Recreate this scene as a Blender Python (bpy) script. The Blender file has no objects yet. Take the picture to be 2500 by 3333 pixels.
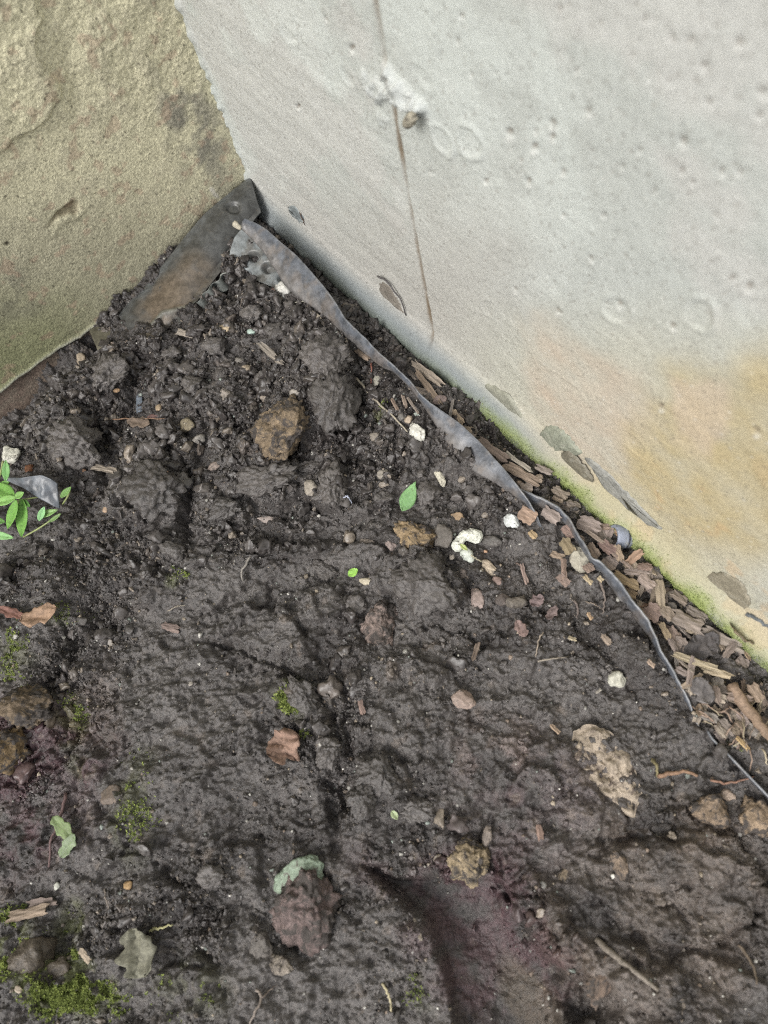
import bpy, math, random
import numpy as np
from mathutils import Vector, Matrix

# ------------------------------------------------------------------ camera, light, exposure
F, CX, CY, HC = 2503.0, 1250.0, 1666.5, 0.80
nad = np.array([(1687 - CX) / F, -(2720 - CY) / F, -1.0]); nad /= np.linalg.norm(nad)
ZA = -nad
XA = np.array([1., 0, 0]) - ZA[0] * ZA; XA /= np.linalg.norm(XA)
YA = np.cross(ZA, XA)
RC = np.array([XA, YA, ZA])                 # world = RC @ camera space
CAM = np.array([0, 0, HC])
sc = bpy.context.scene
col = sc.collection
cd = bpy.data.cameras.new("camera"); cam = bpy.data.objects.new("camera", cd); col.objects.link(cam)
M4 = Matrix([list(RC[i]) + [CAM[i]] for i in range(3)] + [[0, 0, 0, 1]])
cam.matrix_world = M4
cd.sensor_fit = 'VERTICAL'; cd.sensor_height = 36; cd.lens = F / 3333 * 36
cd.clip_start = 0.01; cd.clip_end = 200
cd.dof.use_dof = True; cd.dof.focus_distance = 0.90; cd.dof.aperture_fstop = 4.2
sc.camera = cam
sc.cycles.use_denoising = False; sc.cycles.pixel_filter_type = 'BLACKMAN_HARRIS'; sc.cycles.filter_width = 1.1

SUN = Vector((-0.55, -0.74, 1.05)).normalized()
w = bpy.data.worlds.new("World"); sc.world = w; w.use_nodes = True
nt = w.node_tree; nt.nodes.clear()
sky = nt.nodes.new('ShaderNodeTexSky'); sky.sky_type = 'NISHITA'; sky.sun_disc = False
sky.sun_elevation = math.asin(SUN.z); sky.sun_rotation = math.atan2(SUN.x, SUN.y)
sky.dust_density = 4.0; sky.air_density = 1.2
hs = nt.nodes.new('ShaderNodeHueSaturation'); hs.inputs['Saturation'].default_value = 0.28
bg = nt.nodes.new('ShaderNodeBackground'); bg.inputs['Strength'].default_value = 0.15
wo = nt.nodes.new('ShaderNodeOutputWorld')
nt.links.new(sky.outputs[0], hs.inputs['Color']); nt.links.new(hs.outputs[0], bg.inputs[0]); nt.links.new(bg.outputs[0], wo.inputs[0])
sl = bpy.data.lights.new("sun", 'SUN'); sl.energy = 1.3; sl.angle = math.radians(22); sl.color = (1, 0.985, 0.95)
so = bpy.data.objects.new("sun", sl); col.objects.link(so); so.rotation_euler = SUN.to_track_quat('Z', 'Y').to_euler()
sc.view_settings.view_transform = 'Standard'; sc.view_settings.look = 'None'
sc.view_settings.exposure = 0.45; sc.view_settings.gamma = 1; sc.view_settings.use_curve_mapping = False

# ------------------------------------------------------------------ maths helpers
def ray(px, py):
    px = np.asarray(px, float); py = np.asarray(py, float)
    d = np.stack([(px - CX) / F, -(py - CY) / F, -np.ones_like(px)], -1)
    return d @ RC.T
def P(px, py, h=0.0):                        # point at height h seen at photo position (px, py)
    d = ray(px, py); t = (h - HC) / d[..., 2]
    return CAM + t[..., None] * d
def on_plane(px, py, o, n):
    d = ray(px, py); t = ((o - CAM) @ n) / (d @ n)
    return CAM + t[..., None] * d
def proj(W):
    c = (W - CAM) @ RC
    return CX + F * c[..., 0] / (-c[..., 2]), CY - F * c[..., 1] / (-c[..., 2])
DESAT = .20
def srgb(r, g, b):
    f = lambda v: (v / 255 / 12.92 if v <= 10.3 else ((v / 255 + .055) / 1.055) ** 2.4)
    c = np.array([f(r), f(g), f(b)]); y = c @ np.array([.25, .65, .10])
    return c + (y - c) * DESAT
def sst(a, b, x):
    t = np.clip((x - a) / (b - a), 0, 1); return t * t * (3 - 2 * t)
def h01(ix, iy, s):
    n = (ix.astype(np.int64) * 374761393 + iy.astype(np.int64) * 668265263 + int(s) * 1274126177) & 0xffffffff
    n = ((n ^ (n >> 13)) * 1274126177) & 0xffffffff
    n = n ^ (n >> 16)
    return (n & 0xffffff).astype(np.float32) / 16777216.0
def vn(x, y, s=0):
    x = np.asarray(x, np.float64); y = np.asarray(y, np.float64)
    ix = np.floor(x); iy = np.floor(y); fx = x - ix; fy = y - iy
    fx = fx * fx * (3 - 2 * fx); fy = fy * fy * (3 - 2 * fy)
    ix = ix.astype(np.int64); iy = iy.astype(np.int64)
    a = h01(ix, iy, s); b = h01(ix + 1, iy, s); c = h01(ix, iy + 1, s); d = h01(ix + 1, iy + 1, s)
    return (a + (b - a) * fx) * (1 - fy) + (c + (d - c) * fx) * fy
def fbm(x, y, s=0, o=4, g=.5):               # about -1 .. 1
    r = 0; a = 1; t = 0; ca, sa = math.cos(.6), math.sin(.6)
    for i in range(o):
        r = r + a * (vn(x, y, s + i * 17) * 2 - 1); t += a; a *= g
        x, y = (x * ca - y * sa) * 2.03 + 5.1, (x * sa + y * ca) * 2.03 + 1.7
    return r / t * 1.5
def worley(x, y, s=0):
    ix = np.floor(x).astype(np.int64); iy = np.floor(y).astype(np.int64)
    f1 = np.full(x.shape, 9.); f2 = f1.copy(); r1 = np.zeros(x.shape); dx1 = r1.copy(); dy1 = r1.copy(); r2 = r1.copy()
    for i in (-1, 0, 1):
        for j in (-1, 0, 1):
            cx = ix + i; cy = iy + j
            dx = x - (cx + h01(cx, cy, s)); dy = y - (cy + h01(cx, cy, s + 1))
            d = np.sqrt(dx * dx + dy * dy)
            m = d < f1
            f2 = np.where(m, f1, np.minimum(f2, d))
            r1 = np.where(m, h01(cx, cy, s + 2), r1); r2 = np.where(m, h01(cx, cy, s + 3), r2)
            dx1 = np.where(m, dx, dx1); dy1 = np.where(m, dy, dy1)
            f1 = np.where(m, d, f1)
    return f1, f2, r1, r2, dx1, dy1
def blob(u, v, cx, cy, rx, ry=None, rot=0):
    ry = ry or rx; c, s = math.cos(math.radians(rot)), math.sin(math.radians(rot))
    a = ((u - cx) * c + (v - cy) * s) / rx; b = (-(u - cx) * s + (v - cy) * c) / ry
    return np.sqrt(a * a + b * b)
def dline(u, v, pts):                        # distance to polyline
    d = np.full(np.shape(u), 1e9)
    for (x0, y0), (x1, y1) in zip(pts[:-1], pts[1:]):
        vx, vy = x1 - x0, y1 - y0
        t = np.clip(((u - x0) * vx + (v - y0) * vy) / (vx * vx + vy * vy), 0, 1)
        d = np.minimum(d, np.hypot(u - x0 - t * vx, v - y0 - t * vy))
    return d
def sdpoly(u, v, pts):                       # signed distance, negative inside
    d = dline(u, v, pts + [pts[0]]); ins = np.zeros(np.shape(u), bool)
    n = len(pts)
    for i in range(n):
        x0, y0 = pts[i]; x1, y1 = pts[(i + 1) % n]
        if y0 == y1: continue
        c = ((y0 > v) != (y1 > v)) & (u < (x1 - x0) * (v - y0) / (y1 - y0) + x0)
        ins ^= c
    return np.where(ins, -d, d)

# ------------------------------------------------------------------ mesh helpers
def mesh_from(name, V, Fc, smooth=True, tint=None):
    me = bpy.data.meshes.new(name)
    V = np.asarray(V, np.float32)
    if isinstance(Fc, np.ndarray):
        k = Fc.shape[1]
        me.vertices.add(len(V)); me.vertices.foreach_set('co', V.ravel())
        me.loops.add(Fc.size); me.loops.foreach_set('vertex_index', Fc.astype(np.int32).ravel())
        me.polygons.add(len(Fc)); me.polygons.foreach_set('loop_start', np.arange(0, Fc.size, k, dtype=np.int32))
        me.update(calc_edges=True)
    else:
        me.from_pydata([tuple(map(float, v)) for v in V], [], Fc); me.update()
    if smooth: me.polygons.foreach_set('use_smooth', np.ones(len(me.polygons), bool))
    if tint is not None:
        a = me.attributes.new('tint', 'FLOAT_COLOR', 'POINT')
        c = np.ones((len(V), 4), np.float32); c[:, :3] = np.clip(tint, 0, 1)
        a.data.foreach_set('color', c.ravel())
    return me
def add(name, me, mat, parent=None, loc=None, tint_color=None):
    o = bpy.data.objects.new(name, me); col.objects.link(o)
    if mat and not len(me.materials): me.materials.append(mat)
    if parent: o.parent = parent
    if loc is not None: o.location = tuple(map(float, loc))
    if tint_color is not None: o.color = (*map(float, tint_color), 1)
    return o
def tag(o, label, cat, group=None, kind=None):
    if label: o['label'] = label
    if cat: o['category'] = cat
    if group: o['group'] = group
    if kind: o['kind'] = kind
    return o
def empty(name, loc=(0, 0, 0)):
    o = bpy.data.objects.new(name, None); col.objects.link(o); o.location = tuple(map(float, loc)); o.empty_display_size = .01; return o
def gridfaces(nu, nv):                       # vertex index = i*nv + j
    i, j = np.meshgrid(np.arange(nu - 1), np.arange(nv - 1), indexing='ij')
    a = (i * nv + j).ravel()
    return np.stack([a, a + nv, a + nv + 1, a + 1], 1)

# ------------------------------------------------------------------ materials
def mat(name, src='attr', rough=.75, rough_var=.1, spec=.4, vary=.25, vscale=200, bump=.4, bscale=600, bdist=.0006,
        b2scale=None, sss=0, trans=0, mottle=None, mscale=120, mthr=.55, mwide=.08, stretch=None, coat=0):
    m = bpy.data.materials.new(name); m.use_nodes = True; t = m.node_tree; n = t.nodes; L = t.links
    b = n['Principled BSDF']
    if src == 'attr':
        s = n.new('ShaderNodeAttribute'); s.attribute_name = 'tint'; cs = s.outputs['Color']
    else:
        s = n.new('ShaderNodeObjectInfo'); cs = s.outputs['Color']
    tc = n.new('ShaderNodeTexCoord'); mp = n.new('ShaderNodeMapping'); L.new(tc.outputs['Object'], mp.inputs[0])
    if stretch: mp.inputs['Scale'].default_value = stretch
    nz = n.new('ShaderNodeTexNoise'); nz.inputs['Scale'].default_value = vscale; nz.inputs['Detail'].default_value = 6; nz.inputs['Roughness'].default_value = .65
    L.new(mp.outputs[0], nz.inputs['Vector'])
    mr = n.new('ShaderNodeMapRange'); mr.inputs['From Min'].default_value = .36; mr.inputs['From Max'].default_value = .64
    mr.inputs['To Min'].default_value = 1 - vary; mr.inputs['To Max'].default_value = 1 + vary
    L.new(nz.outputs['Fac'], mr.inputs['Value'])
    mx = n.new('ShaderNodeVectorMath'); mx.operation = 'SCALE'; L.new(cs, mx.inputs[0]); L.new(mr.outputs[0], mx.inputs['Scale'])
    out = mx.outputs[0]
    if mottle is not None:
        n2 = n.new('ShaderNodeTexNoise'); n2.inputs['Scale'].default_value = mscale; n2.inputs['Detail'].default_value = 8; n2.inputs['Roughness'].default_value = .72; n2.inputs['Distortion'].default_value = .8
        L.new(mp.outputs[0], n2.inputs['Vector'])
        r2 = n.new('ShaderNodeMapRange'); r2.inputs['From Min'].default_value = mthr; r2.inputs['From Max'].default_value = mthr + mwide; L.new(n2.outputs['Fac'], r2.inputs['Value'])
        m2 = n.new('ShaderNodeMix'); m2.data_type = 'RGBA'; L.new(r2.outputs[0], m2.inputs['Factor']); L.new(out, m2.inputs['A']); m2.inputs['B'].default_value = (*mottle, 1)
        out = m2.outputs['Result']
    L.new(out, b.inputs['Base Color'])
    r3 = n.new('ShaderNodeMapRange'); r3.inputs['To Min'].default_value = rough - rough_var; r3.inputs['To Max'].default_value = min(1, rough + rough_var)
    L.new(nz.outputs['Fac'], r3.inputs['Value']); L.new(r3.outputs[0], b.inputs['Roughness'])
    b.inputs['Specular IOR Level'].default_value = spec
    if bump:
        n3 = n.new('ShaderNodeTexNoise'); n3.inputs['Scale'].default_value = bscale; n3.inputs['Detail'].default_value = 5; n3.inputs['Roughness'].default_value = .6
        L.new(mp.outputs[0], n3.inputs['Vector'])
        bp = n.new('ShaderNodeBump'); bp.inputs['Strength'].default_value = bump; bp.inputs['Distance'].default_value = bdist
        L.new(n3.outputs['Fac'], bp.inputs['Height']); L.new(bp.outputs[0], b.inputs['Normal'])
        if b2scale:
            vz = n.new('ShaderNodeTexVoronoi'); vz.inputs['Scale'].default_value = b2scale; L.new(mp.outputs[0], vz.inputs['Vector'])
            b2 = n.new('ShaderNodeBump'); b2.inputs['Strength'].default_value = bump; b2.inputs['Distance'].default_value = bdist * 2
            L.new(vz.outputs['Distance'], b2.inputs['Height']); L.new(b2.outputs[0], bp.inputs['Normal'])
    if trans:
        b.inputs['Subsurface Weight'].default_value = trans; b.inputs['Subsurface Radius'].default_value = (.002, .004, .001); b.inputs['Subsurface Scale'].default_value = .3
    if coat: b.inputs['Coat Weight'].default_value = coat; b.inputs['Coat Roughness'].default_value = .35
    return m
M_soil = mat('soil', rough=.43, rough_var=.30, spec=.6, vary=.36, vscale=230, bump=1, bscale=480, bdist=.0016, b2scale=None)
M_wallR = mat('grey_concrete', rough=.8, spec=.3, vary=.10, vscale=420, bump=.8, bscale=520, bdist=.0008, b2scale=None, mottle=(.24, .225, .20), mscale=330, mthr=.66)
M_wallL = mat('weathered_concrete', rough=.85, spec=.25, vary=.30, vscale=330, bump=1, bscale=430, bdist=.0015, mottle=tuple(srgb(206, 198, 168)), mscale=420, mthr=.60)
M_core = mat('concrete_core', src='obj', rough=.85, vary=.1, vscale=30)
M_plastic = mat('weathered_plastic', rough=.38, rough_var=.2, spec=.6, vary=.32, vscale=110, bump=.5, bscale=330, bdist=.0006, mottle=tuple(srgb(120, 104, 86)), mscale=90, mthr=.60, mwide=.2)
M_film = mat('dried_film', src='obj', rough=.55, rough_var=.15, spec=.4, vary=.22, vscale=130, bump=.8, bscale=260, bdist=.0012, mottle=tuple(srgb(158, 156, 142)), mscale=90, mthr=.54, mwide=.16)
M_stone = mat('stone', src='obj', rough=.65, spec=.4, vary=.35, vscale=160, bump=.9, bscale=350, bdist=.0012, mottle=tuple(srgb(76, 70, 66)), mscale=110, mthr=.50, mwide=.08)
M_white = mat('chalky_stone', src='obj', rough=.65, spec=.35, vary=.2, vscale=180, bump=.8, bscale=260, bdist=.0011, mottle=tuple(srgb(98, 91, 84)), mscale=130, mthr=.55, mwide=.09)
M_rock = mat('crusty_rock', src='obj', rough=.8, spec=.3, vary=.4, vscale=150, bump=1, bscale=260, bdist=.0022, mottle=tuple(srgb(74, 68, 64)), mscale=60, mthr=.47, mwide=.07)
M_slab = mat('pale_slab', src='obj', rough=.8, spec=.25, vary=.25, vscale=140, bump=1, bscale=300, bdist=.0013, mottle=tuple(srgb(92, 80, 72)), mscale=70, mthr=.52, mwide=.08)
M_clod = mat('clod_soil', src='obj', rough=.45, rough_var=.25, spec=.55, vary=.34, vscale=200, bump=1, bscale=420, bdist=.0013, mottle=tuple(srgb(118, 108, 98)), mscale=150, mthr=.66)
M_wood = mat('wood_fibre', src='obj', rough=.75, spec=.3, vary=.38, vscale=90, bump=.9, bscale=160, bdist=.0009, stretch=(.22, 2.6, 2.6))
M_leaf = mat('green_leaf', src='obj', rough=.5, spec=.4, vary=.12, vscale=120, bump=.5, bscale=260, bdist=.0006, trans=.12, mottle=tuple(srgb(84, 100, 50)), mscale=170, mthr=.62, mwide=.05)
M_dry = mat('dry_leaf', src='obj', rough=.7, spec=.3, vary=.35, vscale=130, bump=.7, bscale=260, bdist=.0008, mottle=(.06, .04, .03), mscale=120, mthr=.62)
M_moss = mat('moss', rough=.85, spec=.2, vary=.35, vscale=300, bump=0)
M_twig = mat('twig_bark', src='obj', rough=.75, vary=.3, vscale=300, bump=.5, bscale=500)

# ------------------------------------------------------------------ the corner: plan of both walls
f0 = P(848, 716); f1_ = P(2500, 2184)
rd = (f1_ - f0)[:2]; rd /= np.linalg.norm(rd); rd = np.array([rd[0], rd[1], 0.])       # along right wall away from corner
rn = np.array([-0.0, 0, 0]); rn[:2] = [rd[1], -rd[0]]
if rn[:2] @ (-f0[:2]) < 0: rn = -rn                                                       # into the yard
l0 = P(800, 682); l1 = P(0, 1318)
ld = (l1 - l0)[:2]; ld /= np.linalg.norm(ld); ld = np.array([ld[0], ld[1], 0.])
ln = np.array([ld[1], -ld[0], 0.])
if ln[:2] @ (-l0[:2]) < 0: ln = -ln
SETB = 0.022
ro = f0 - rn * SETB                                                                      # a point on the right wall's plane
A = np.array([[ld[0], -rd[0]], [ld[1], -rd[1]]]); t_ = np.linalg.solve(A, (ro - l0)[:2])
corner = l0 + ld * t_[0]; corner[2] = 0
print('corner', corner, proj(corner), 'top', proj(corner + np.array([0, 0, .32])))
def LW(px, py, off=0.0): return on_plane(np.asarray(px, float), np.asarray(py, float), l0 + ln * off, ln)
def RW(px, py, off=0.0): return on_plane(np.asarray(px, float), np.asarray(py, float), ro + rn * off, rn)
print('RW top right', RW(2500, 0), 'RW(545,0)', RW(560, 0), 'LW(0,0)', LW(0, 0), 'LW(0,1275)', LW(0, 1275), LW(777, 600), LW(386, 1010))

# ------------------------------------------------------------------ ground height
STONES_UNDER = []
def ground_fields(X, Y, fine=True):
    W = np.stack([X, Y, np.zeros_like(X)], -1); u, v = proj(W)
    far = sst(.5, 1.6, np.hypot(X + .1, Y - .3))
    # --- where the soil is crumbly (1) or smeared smooth (0)
    wu = u + 60 * fbm(X * 9, Y * 9, 31, 3); wv = v + 60 * fbm(X * 9, Y * 9, 37, 3)
    top = 1 - sst(1250, 1700, wv - .15 * (wu - 700))
    crumb = .42 + .58 * top
    def lower(k, cx, cy, rx, ry, rot=0):
        nonlocal crumb
        crumb = crumb * (1 - k * (1 - sst(.6, 1.15, blob(wu, wv, cx, cy, rx, ry, rot))))
    def raise_(k, cx, cy, rx, ry, rot=0):
        nonlocal crumb
        crumb = crumb + (k - crumb).clip(0) * (1 - sst(.6, 1.15, blob(wu, wv, cx, cy, rx, ry, rot)))
    for a in [(.75, 620, 2180, 260, 260), (.8, 650, 2500, 300, 260), (.7, 880, 2000, 240, 130, 30), (.7, 200, 2650, 200, 260), (.6, 1750, 2300, 260, 200),
              (.6, 1600, 2600, 250, 200), (.65, 2050, 2950, 350, 350), (.55, 120, 2150, 120, 170), (.98, 1560, 2960, 210, 330, -35), (.7, 1000, 3150, 260, 160)]: lower(*a)
    for a in [(.95, 1120, 2150, 90, 260, 0), (.8, 1100, 2480, 120, 170, 0), (.85, 320, 2080, 120, 300, 40), (.8, 120, 2460, 200, 160, -40), (.85, 1450, 2730, 100, 200, -30),
              (.8, 560, 3050, 250, 160), (.8, 1750, 3000, 130, 300, -20), (.8, 300, 1850, 330, 140), (.7, 1500, 2200, 200, 90), (.8, 850, 1780, 300, 90), (.7, 2200, 2700, 250, 100)]: raise_(*a)
    crumb = crumb.clip(.03, 1)
    # --- broad shape
    Z = .006 * fbm(X * 6, Y * 6, 3, 3) + .010 * fbm(X * 2.2, Y * 2.2, 5, 2) * far
    Z += .014 * np.exp(-blob(u, v, 700, 1150, 500, 260, 20) ** 2)
    hol = [(1150, 2760), (1330, 2800), (1500, 2850), (1640, 2870), (1740, 2990), (1810, 3150), (1790, 3500), (1480, 3500), (1440, 3200), (1400, 3060), (1290, 2930)]
    sh = sdpoly(u + .9 * (wu - u) + 14 * fbm(X * 45, Y * 45, 117, 3), v + .9 * (wv - v) + 14 * fbm(X * 45, Y * 45, 119, 3), hol); Z -= .026 * sst(10, -34, sh) + .012 * sst(0, -160, sh)
    Z -= .042 * np.exp(-(dline(u, v, [(-400, 1640), (0, 1352), (200, 1222), (310, 1150)]) / 62) ** 2)
    Z -= .035 * (1 - sst(.3, 1.1, blob(wu, wv, 1870, 3250, 110, 130)))
    Z -= .015 * (1 - sst(.2, 1.1, blob(wu, wv, 1110, 2590, 70, 120, 20)))
    Z -= .014 * (1 - sst(.2, 1.1, blob(wu, wv, 210, 2120, 60, 230, 38)))
    Z -= .016 * (1 - sst(.2, 1.1, blob(wu, wv, 230, 3080, 60, 150, 0)))
    Z -= .010 * (1 - sst(.2, 1.1, blob(wu, wv, 960, 1720, 300, 40, 5)))
    Z += .010 * (1 - sst(.4, 1.2, blob(wu, wv, 620, 2480, 330, 420, 10)))
    Z += .012 * (1 - sst(.5, 1.1, blob(wu, wv, 1950, 2900, 330, 330, 0)))
    Z += .012 * sst(.2, 1.0, X * 0 + (1 - sst(0, 170, dline(u, v, [(800, 900), (1200, 1180), (1700, 1700), (2130, 2180), (2500, 2560)])))) * (1 - sst(1300, 1900, v) * .3)
    sd = (X - f0[0]) * rn[0] + (Y - f0[1]) * rn[1]
    Z -= .006 * np.exp(-((sd - .0) / .012) ** 2) * (1 - far)
    # --- hand-placed clods and plates: x, y, rx, ry, rot, height
    clods = [(1020, 1280, 150, 190, 30, .026), (1050, 1180, 110, 90, 0, .015), (240, 1440, 130, 110, 25, .020), (490, 1600, 130, 150, 35, .024), (330, 1240, 120, 90, -20, .022),
             (860, 1560, 170, 90, 0, .018), (1065, 1590, 90, 95, 40, .022), (600, 1490, 80, 60, 0, .013), (1380, 1910, 150, 105, 20, .020), (1280, 1880, 60, 60, 0, .012),
             (880, 2090, 180, 110, 25, .011), (700, 1900, 150, 70, -35, .008), (1050, 1960, 90, 70, 0, .012), (980, 2290, 120, 80, 30, .014), (880, 2240, 70, 60, 0, .012),
             (1480, 1360, 120, 90, 30, .009), (1180, 1620, 120, 90, 0, .011), (1300, 1480, 110, 90, 10, .010), (1620, 2140, 90, 70, 0, .011), (1690, 2120, 80, 90, 0, .010),
             (1470, 2120, 120, 60, 30, .009), (1790, 2060, 80, 60, 0, .007), (1390, 2170, 100, 70, 0, .009), (2050, 2130, 90, 50, 40, .008), (470, 1130, 110, 70, 20, .016),
             (760, 1330, 90, 70, 0, .012), (230, 1160, 60, 50, 0, .012), (1230, 2540, 110, 100, 0, .013), (1060, 2430, 90, 80, 30, .012), (330, 2760, 110, 100, 0, .008),
             (120, 3180, 70, 80, 20, .015), (380, 3140, 60, 60, 0, .013), (620, 3200, 110, 80, 0, .013), (1500, 1500, 90, 60, 20, .007), (150, 1900, 140, 70, 10, .011),
             (420, 1890, 120, 70, 30, .010), (60, 1780, 90, 60, 0, .010), (420, 2330, 90, 60, 0, .006), (2330, 2500, 80, 60, 0, .008), (2270, 2790, 150, 110, 15, .010), (2060, 3170, 200, 100, 30, .011),
             (1740, 2560, 100, 70, 0, .008), (720, 1670, 110, 60, -10, .012), (560, 1800, 110, 60, 10, .010), (1180, 1830, 80, 50, 0, .010), (640, 1310, 60, 60, 0, .012), (870, 1040, 80, 60, 0, .012)]
    cu = u + 22 * fbm(X * 38, Y * 38, 41, 3) + 9 * fbm(X * 130, Y * 130, 43, 2); cv = v + 22 * fbm(X * 38, Y * 38, 47, 3) + 9 * fbm(X * 130, Y * 130, 49, 2)
    C = np.zeros_like(Z)
    for k, (a, b, rx, ry, ro_, hh) in enumerate(clods):
        r = blob(cu, cv, a, b, rx, ry, ro_)
        tl = ((u - a) * math.cos(k * 2.4) + (v - b) * math.sin(k * 2.4)) / max(rx, ry) * .25
        C = np.maximum(C, hh * (1 - sst(.82, 1.0, r)) * (1 - .25 * r * r + tl).clip(.2))
    Z = Z + C * 1.25
    on = sst(.003, .010, C)
    # --- crumbs, several sizes of broken cell
    wx = X + .007 * fbm(X * 55, Y * 55, 51, 3); wy = Y + .007 * fbm(X * 55, Y * 55, 57, 3)
    deep = .30 + .70 * sst(-60, 10, sh)
    cellcol = 0
    for k, (s, amp, seed, pw) in enumerate([(.050, .015, 100, 1), (.024, .0095, 120, 1), (.0115, .0050, 140, 1), (.0056, .0026, 160, .8)]):
        f1, f2, r1, r2, dx, dy = worley(wx / s, wy / s, seed)
        e = sst(.0, .24, f2 - f1)
        dome = e * (.35 + .65 * r1) * (1 - .5 * f1 * f1) + e * ((r2 - .5) * dx + (r1 - .5) * dy) * 1.1
        m = crumb ** (1 if k else 1.6) * (1 - on * (.75 if k < 2 else .35))
        if k == 3: m = (.5 + .5 * m) * (.35 + .65 * deep)
        if k == 2: m = (.24 + .76 * m) * (.25 + .75 * deep)
        pt = sst(-.35, .45, fbm(X * (14 + 9 * k), Y * (14 + 9 * k), 60 + k, 2)) * .75 + .25
        Z = Z + amp * dome * m * pt
        cellcol = cellcol + (r2 - .5) * m * (.5 if k else .3)
    # plates and cracks on the smeared areas
    f1, f2, r1, r2, dx, dy = worley((wx + .01 * fbm(X * 20, Y * 20, 71, 3)) / .075, wy / .06, 200)
    sm = (1 - crumb).clip(0, 1)
    Z = Z + sm * deep * (.0016 * r1 * sst(0, .12, f2 - f1) + .004 * ((r2 - .5) * dx + (r1 - .5) * dy))
    Z = Z - sm * deep * .0016 * np.exp(-((f2 - f1) / .035) ** 2) * sst(-.2, .3, fbm(X * 12, Y * 12, 73, 2))
    for pts, wd, dp in [([(910, 1900), (880, 1960), (820, 2010), (790, 2040), (730, 2090)], 9, .010), ([(700, 2110), (790, 2130), (880, 2160), (960, 2190), (1000, 2240)], 9, .009),
                        ([(960, 2210), (1040, 2290), (1100, 2350), (1110, 2420)], 16, .012), ([(420, 1930), (330, 2030), (230, 2120), (160, 2230)], 24, .016), ([(300, 1960), (350, 1900), (390, 1820)], 12, .008),
                        ([(1000, 1690), (1080, 1650), (1180, 1650)], 12, .012), ([(560, 1500), (610, 1560), (620, 1680), (600, 1760)], 26, .020), ([(420, 1650), (500, 1680), (560, 1640)], 14, .014),
                        ([(970, 1340), (980, 1420), (950, 1490)], 18, .018), ([(1170, 1250), (1180, 1350), (1150, 1430)], 16, .014), ([(460, 1270), (430, 1330), (300, 1500), (330, 1560)], 16, .013),
                        ([(1080, 2600), (1110, 2700), (1090, 2790)], 18, .012), ([(930, 2330), (1000, 2420), (1080, 2520), (1130, 2600)], 14, .008), ([(1140, 2250), (1160, 2450), (1130, 2620)], 16, .009),
                        ([(500, 2800), (560, 2860), (640, 2880)], 10, .008), ([(370, 2600), (340, 2800)], 8, .004), ([(880, 2870), (860, 2750), (840, 2700)], 9, .005), ([(120, 2560), (250, 2430), (300, 2330)], 10, .007),
                        ([(60, 2560), (190, 2420), (250, 2300)], 9, .007), ([(20, 2560), (120, 2440)], 8, .006), ([(180, 2600), (330, 2420)], 8, .006),
                        ([(1600, 2650), (1570, 2760), (1600, 2850), (1720, 2980)], 12, .009), ([(1940, 2800), (2010, 2740), (2060, 2700)], 16, .010), ([(2100, 2920), (2250, 3000)], 9, .006), ([(2470, 2980), (2350, 3080)], 14, .010)]:
        Z = Z - dp * np.exp(-(dline(cu, cv, pts) / wd) ** 2)
    rx_ = X + .004 * fbm(X * 40, Y * 40, 91, 2); ry_ = Y + .006 * fbm(X * 30, Y * 30, 93, 2)
    Z = Z + (.0026 * fbm(X * 60, Y * 60, 81, 3) * (.3 + .7 * crumb) + .0013 * (.3 + .7 * crumb) * fbm(X * 180, Y * 180, 85, 3) + .0006 * fbm(X * 390, Y * 390, 86, 2) + .0007 * (1 - np.abs(fbm(rx_ * 70, ry_ * 150, 88, 4))) ** 2 + .0008 * (1 - np.abs(fbm(rx_ * 160, ry_ * 260, 95, 3))) ** 2) * (.22 + .78 * deep)
    fl = .40 + .60 * crumb
    for pts, hh in [([(500, 2080), (720, 2115), (900, 2180), (960, 2260), (890, 2420), (720, 2470), (640, 2640), (540, 2760), (420, 2740), (400, 2500), (430, 2250)], .008), ([(690, 2085), (900, 1925), (1010, 1960), (1045, 2080), (960, 2165), (820, 2125)], .008),
                    ([(580, 2770), (850, 2700), (870, 2900), (660, 3000), (560, 2900)], .006), ([(1230, 2160), (1480, 2200), (1540, 2400), (1400, 2520), (1220, 2420)], .007), ([(1560, 2420), (1880, 2420), (1980, 2700), (1860, 2820), (1660, 2700)], .006),
                    ([(1890, 2770), (2130, 2700), (2460, 2890), (2450, 3090), (2220, 3080), (2000, 3010), (1880, 2900)], .011), ([(1960, 3140), (2240, 3110), (2500, 3200), (2500, 3450), (1990, 3450)], .010), ([(20, 1850), (230, 1870), (250, 1990), (100, 2100), (-60, 2100)], .008),
                    ([(1700, 2050), (1900, 2080), (2080, 2280), (1980, 2350), (1760, 2250)], .006), ([(600, 3060), (820, 3000), (1050, 3200), (980, 3400), (640, 3400)], .007)]:
        Z = Z + hh * sst(9, -11, sdpoly(cu + .5 * (wu - u), cv + .5 * (wv - v), pts))
    pg = sst(1.15, .6, blob(wu, wv, 130, 2500, 250, 230, 0)); ga = (u * .62 + v * .78) / 34; gb = (u * .78 - v * .62) / 150
    Z = Z + .0055 * pg * (1 - np.abs(fbm(ga + .5 * fbm(X * 40, Y * 40, 111, 2), gb, 113, 3))).clip(0, 1) ** 1.5
    for fq, st_, sd_ in [(11, .0030, 97), (30, .0017, 99), (75, .0010, 101)]:
        q = fbm((rx_ + .0016 * fbm(X * 260, Y * 260, sd_ + 5, 2)) * fq, ry_ * fq * 1.25, sd_, 3) * 4.2 + .55 * fbm(X * 170, Y * 170, sd_ + 1, 3) + 40
        Z = Z + st_ * (np.floor(q) - 40 + sst(.86, 1.0, q - np.floor(q)) + .25 * (q - np.floor(q))) * (.12 + .88 * deep) * (1 - .45 * crumb)
    return Z, u, v, crumb, cellcol, deep, wu, wv

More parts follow.
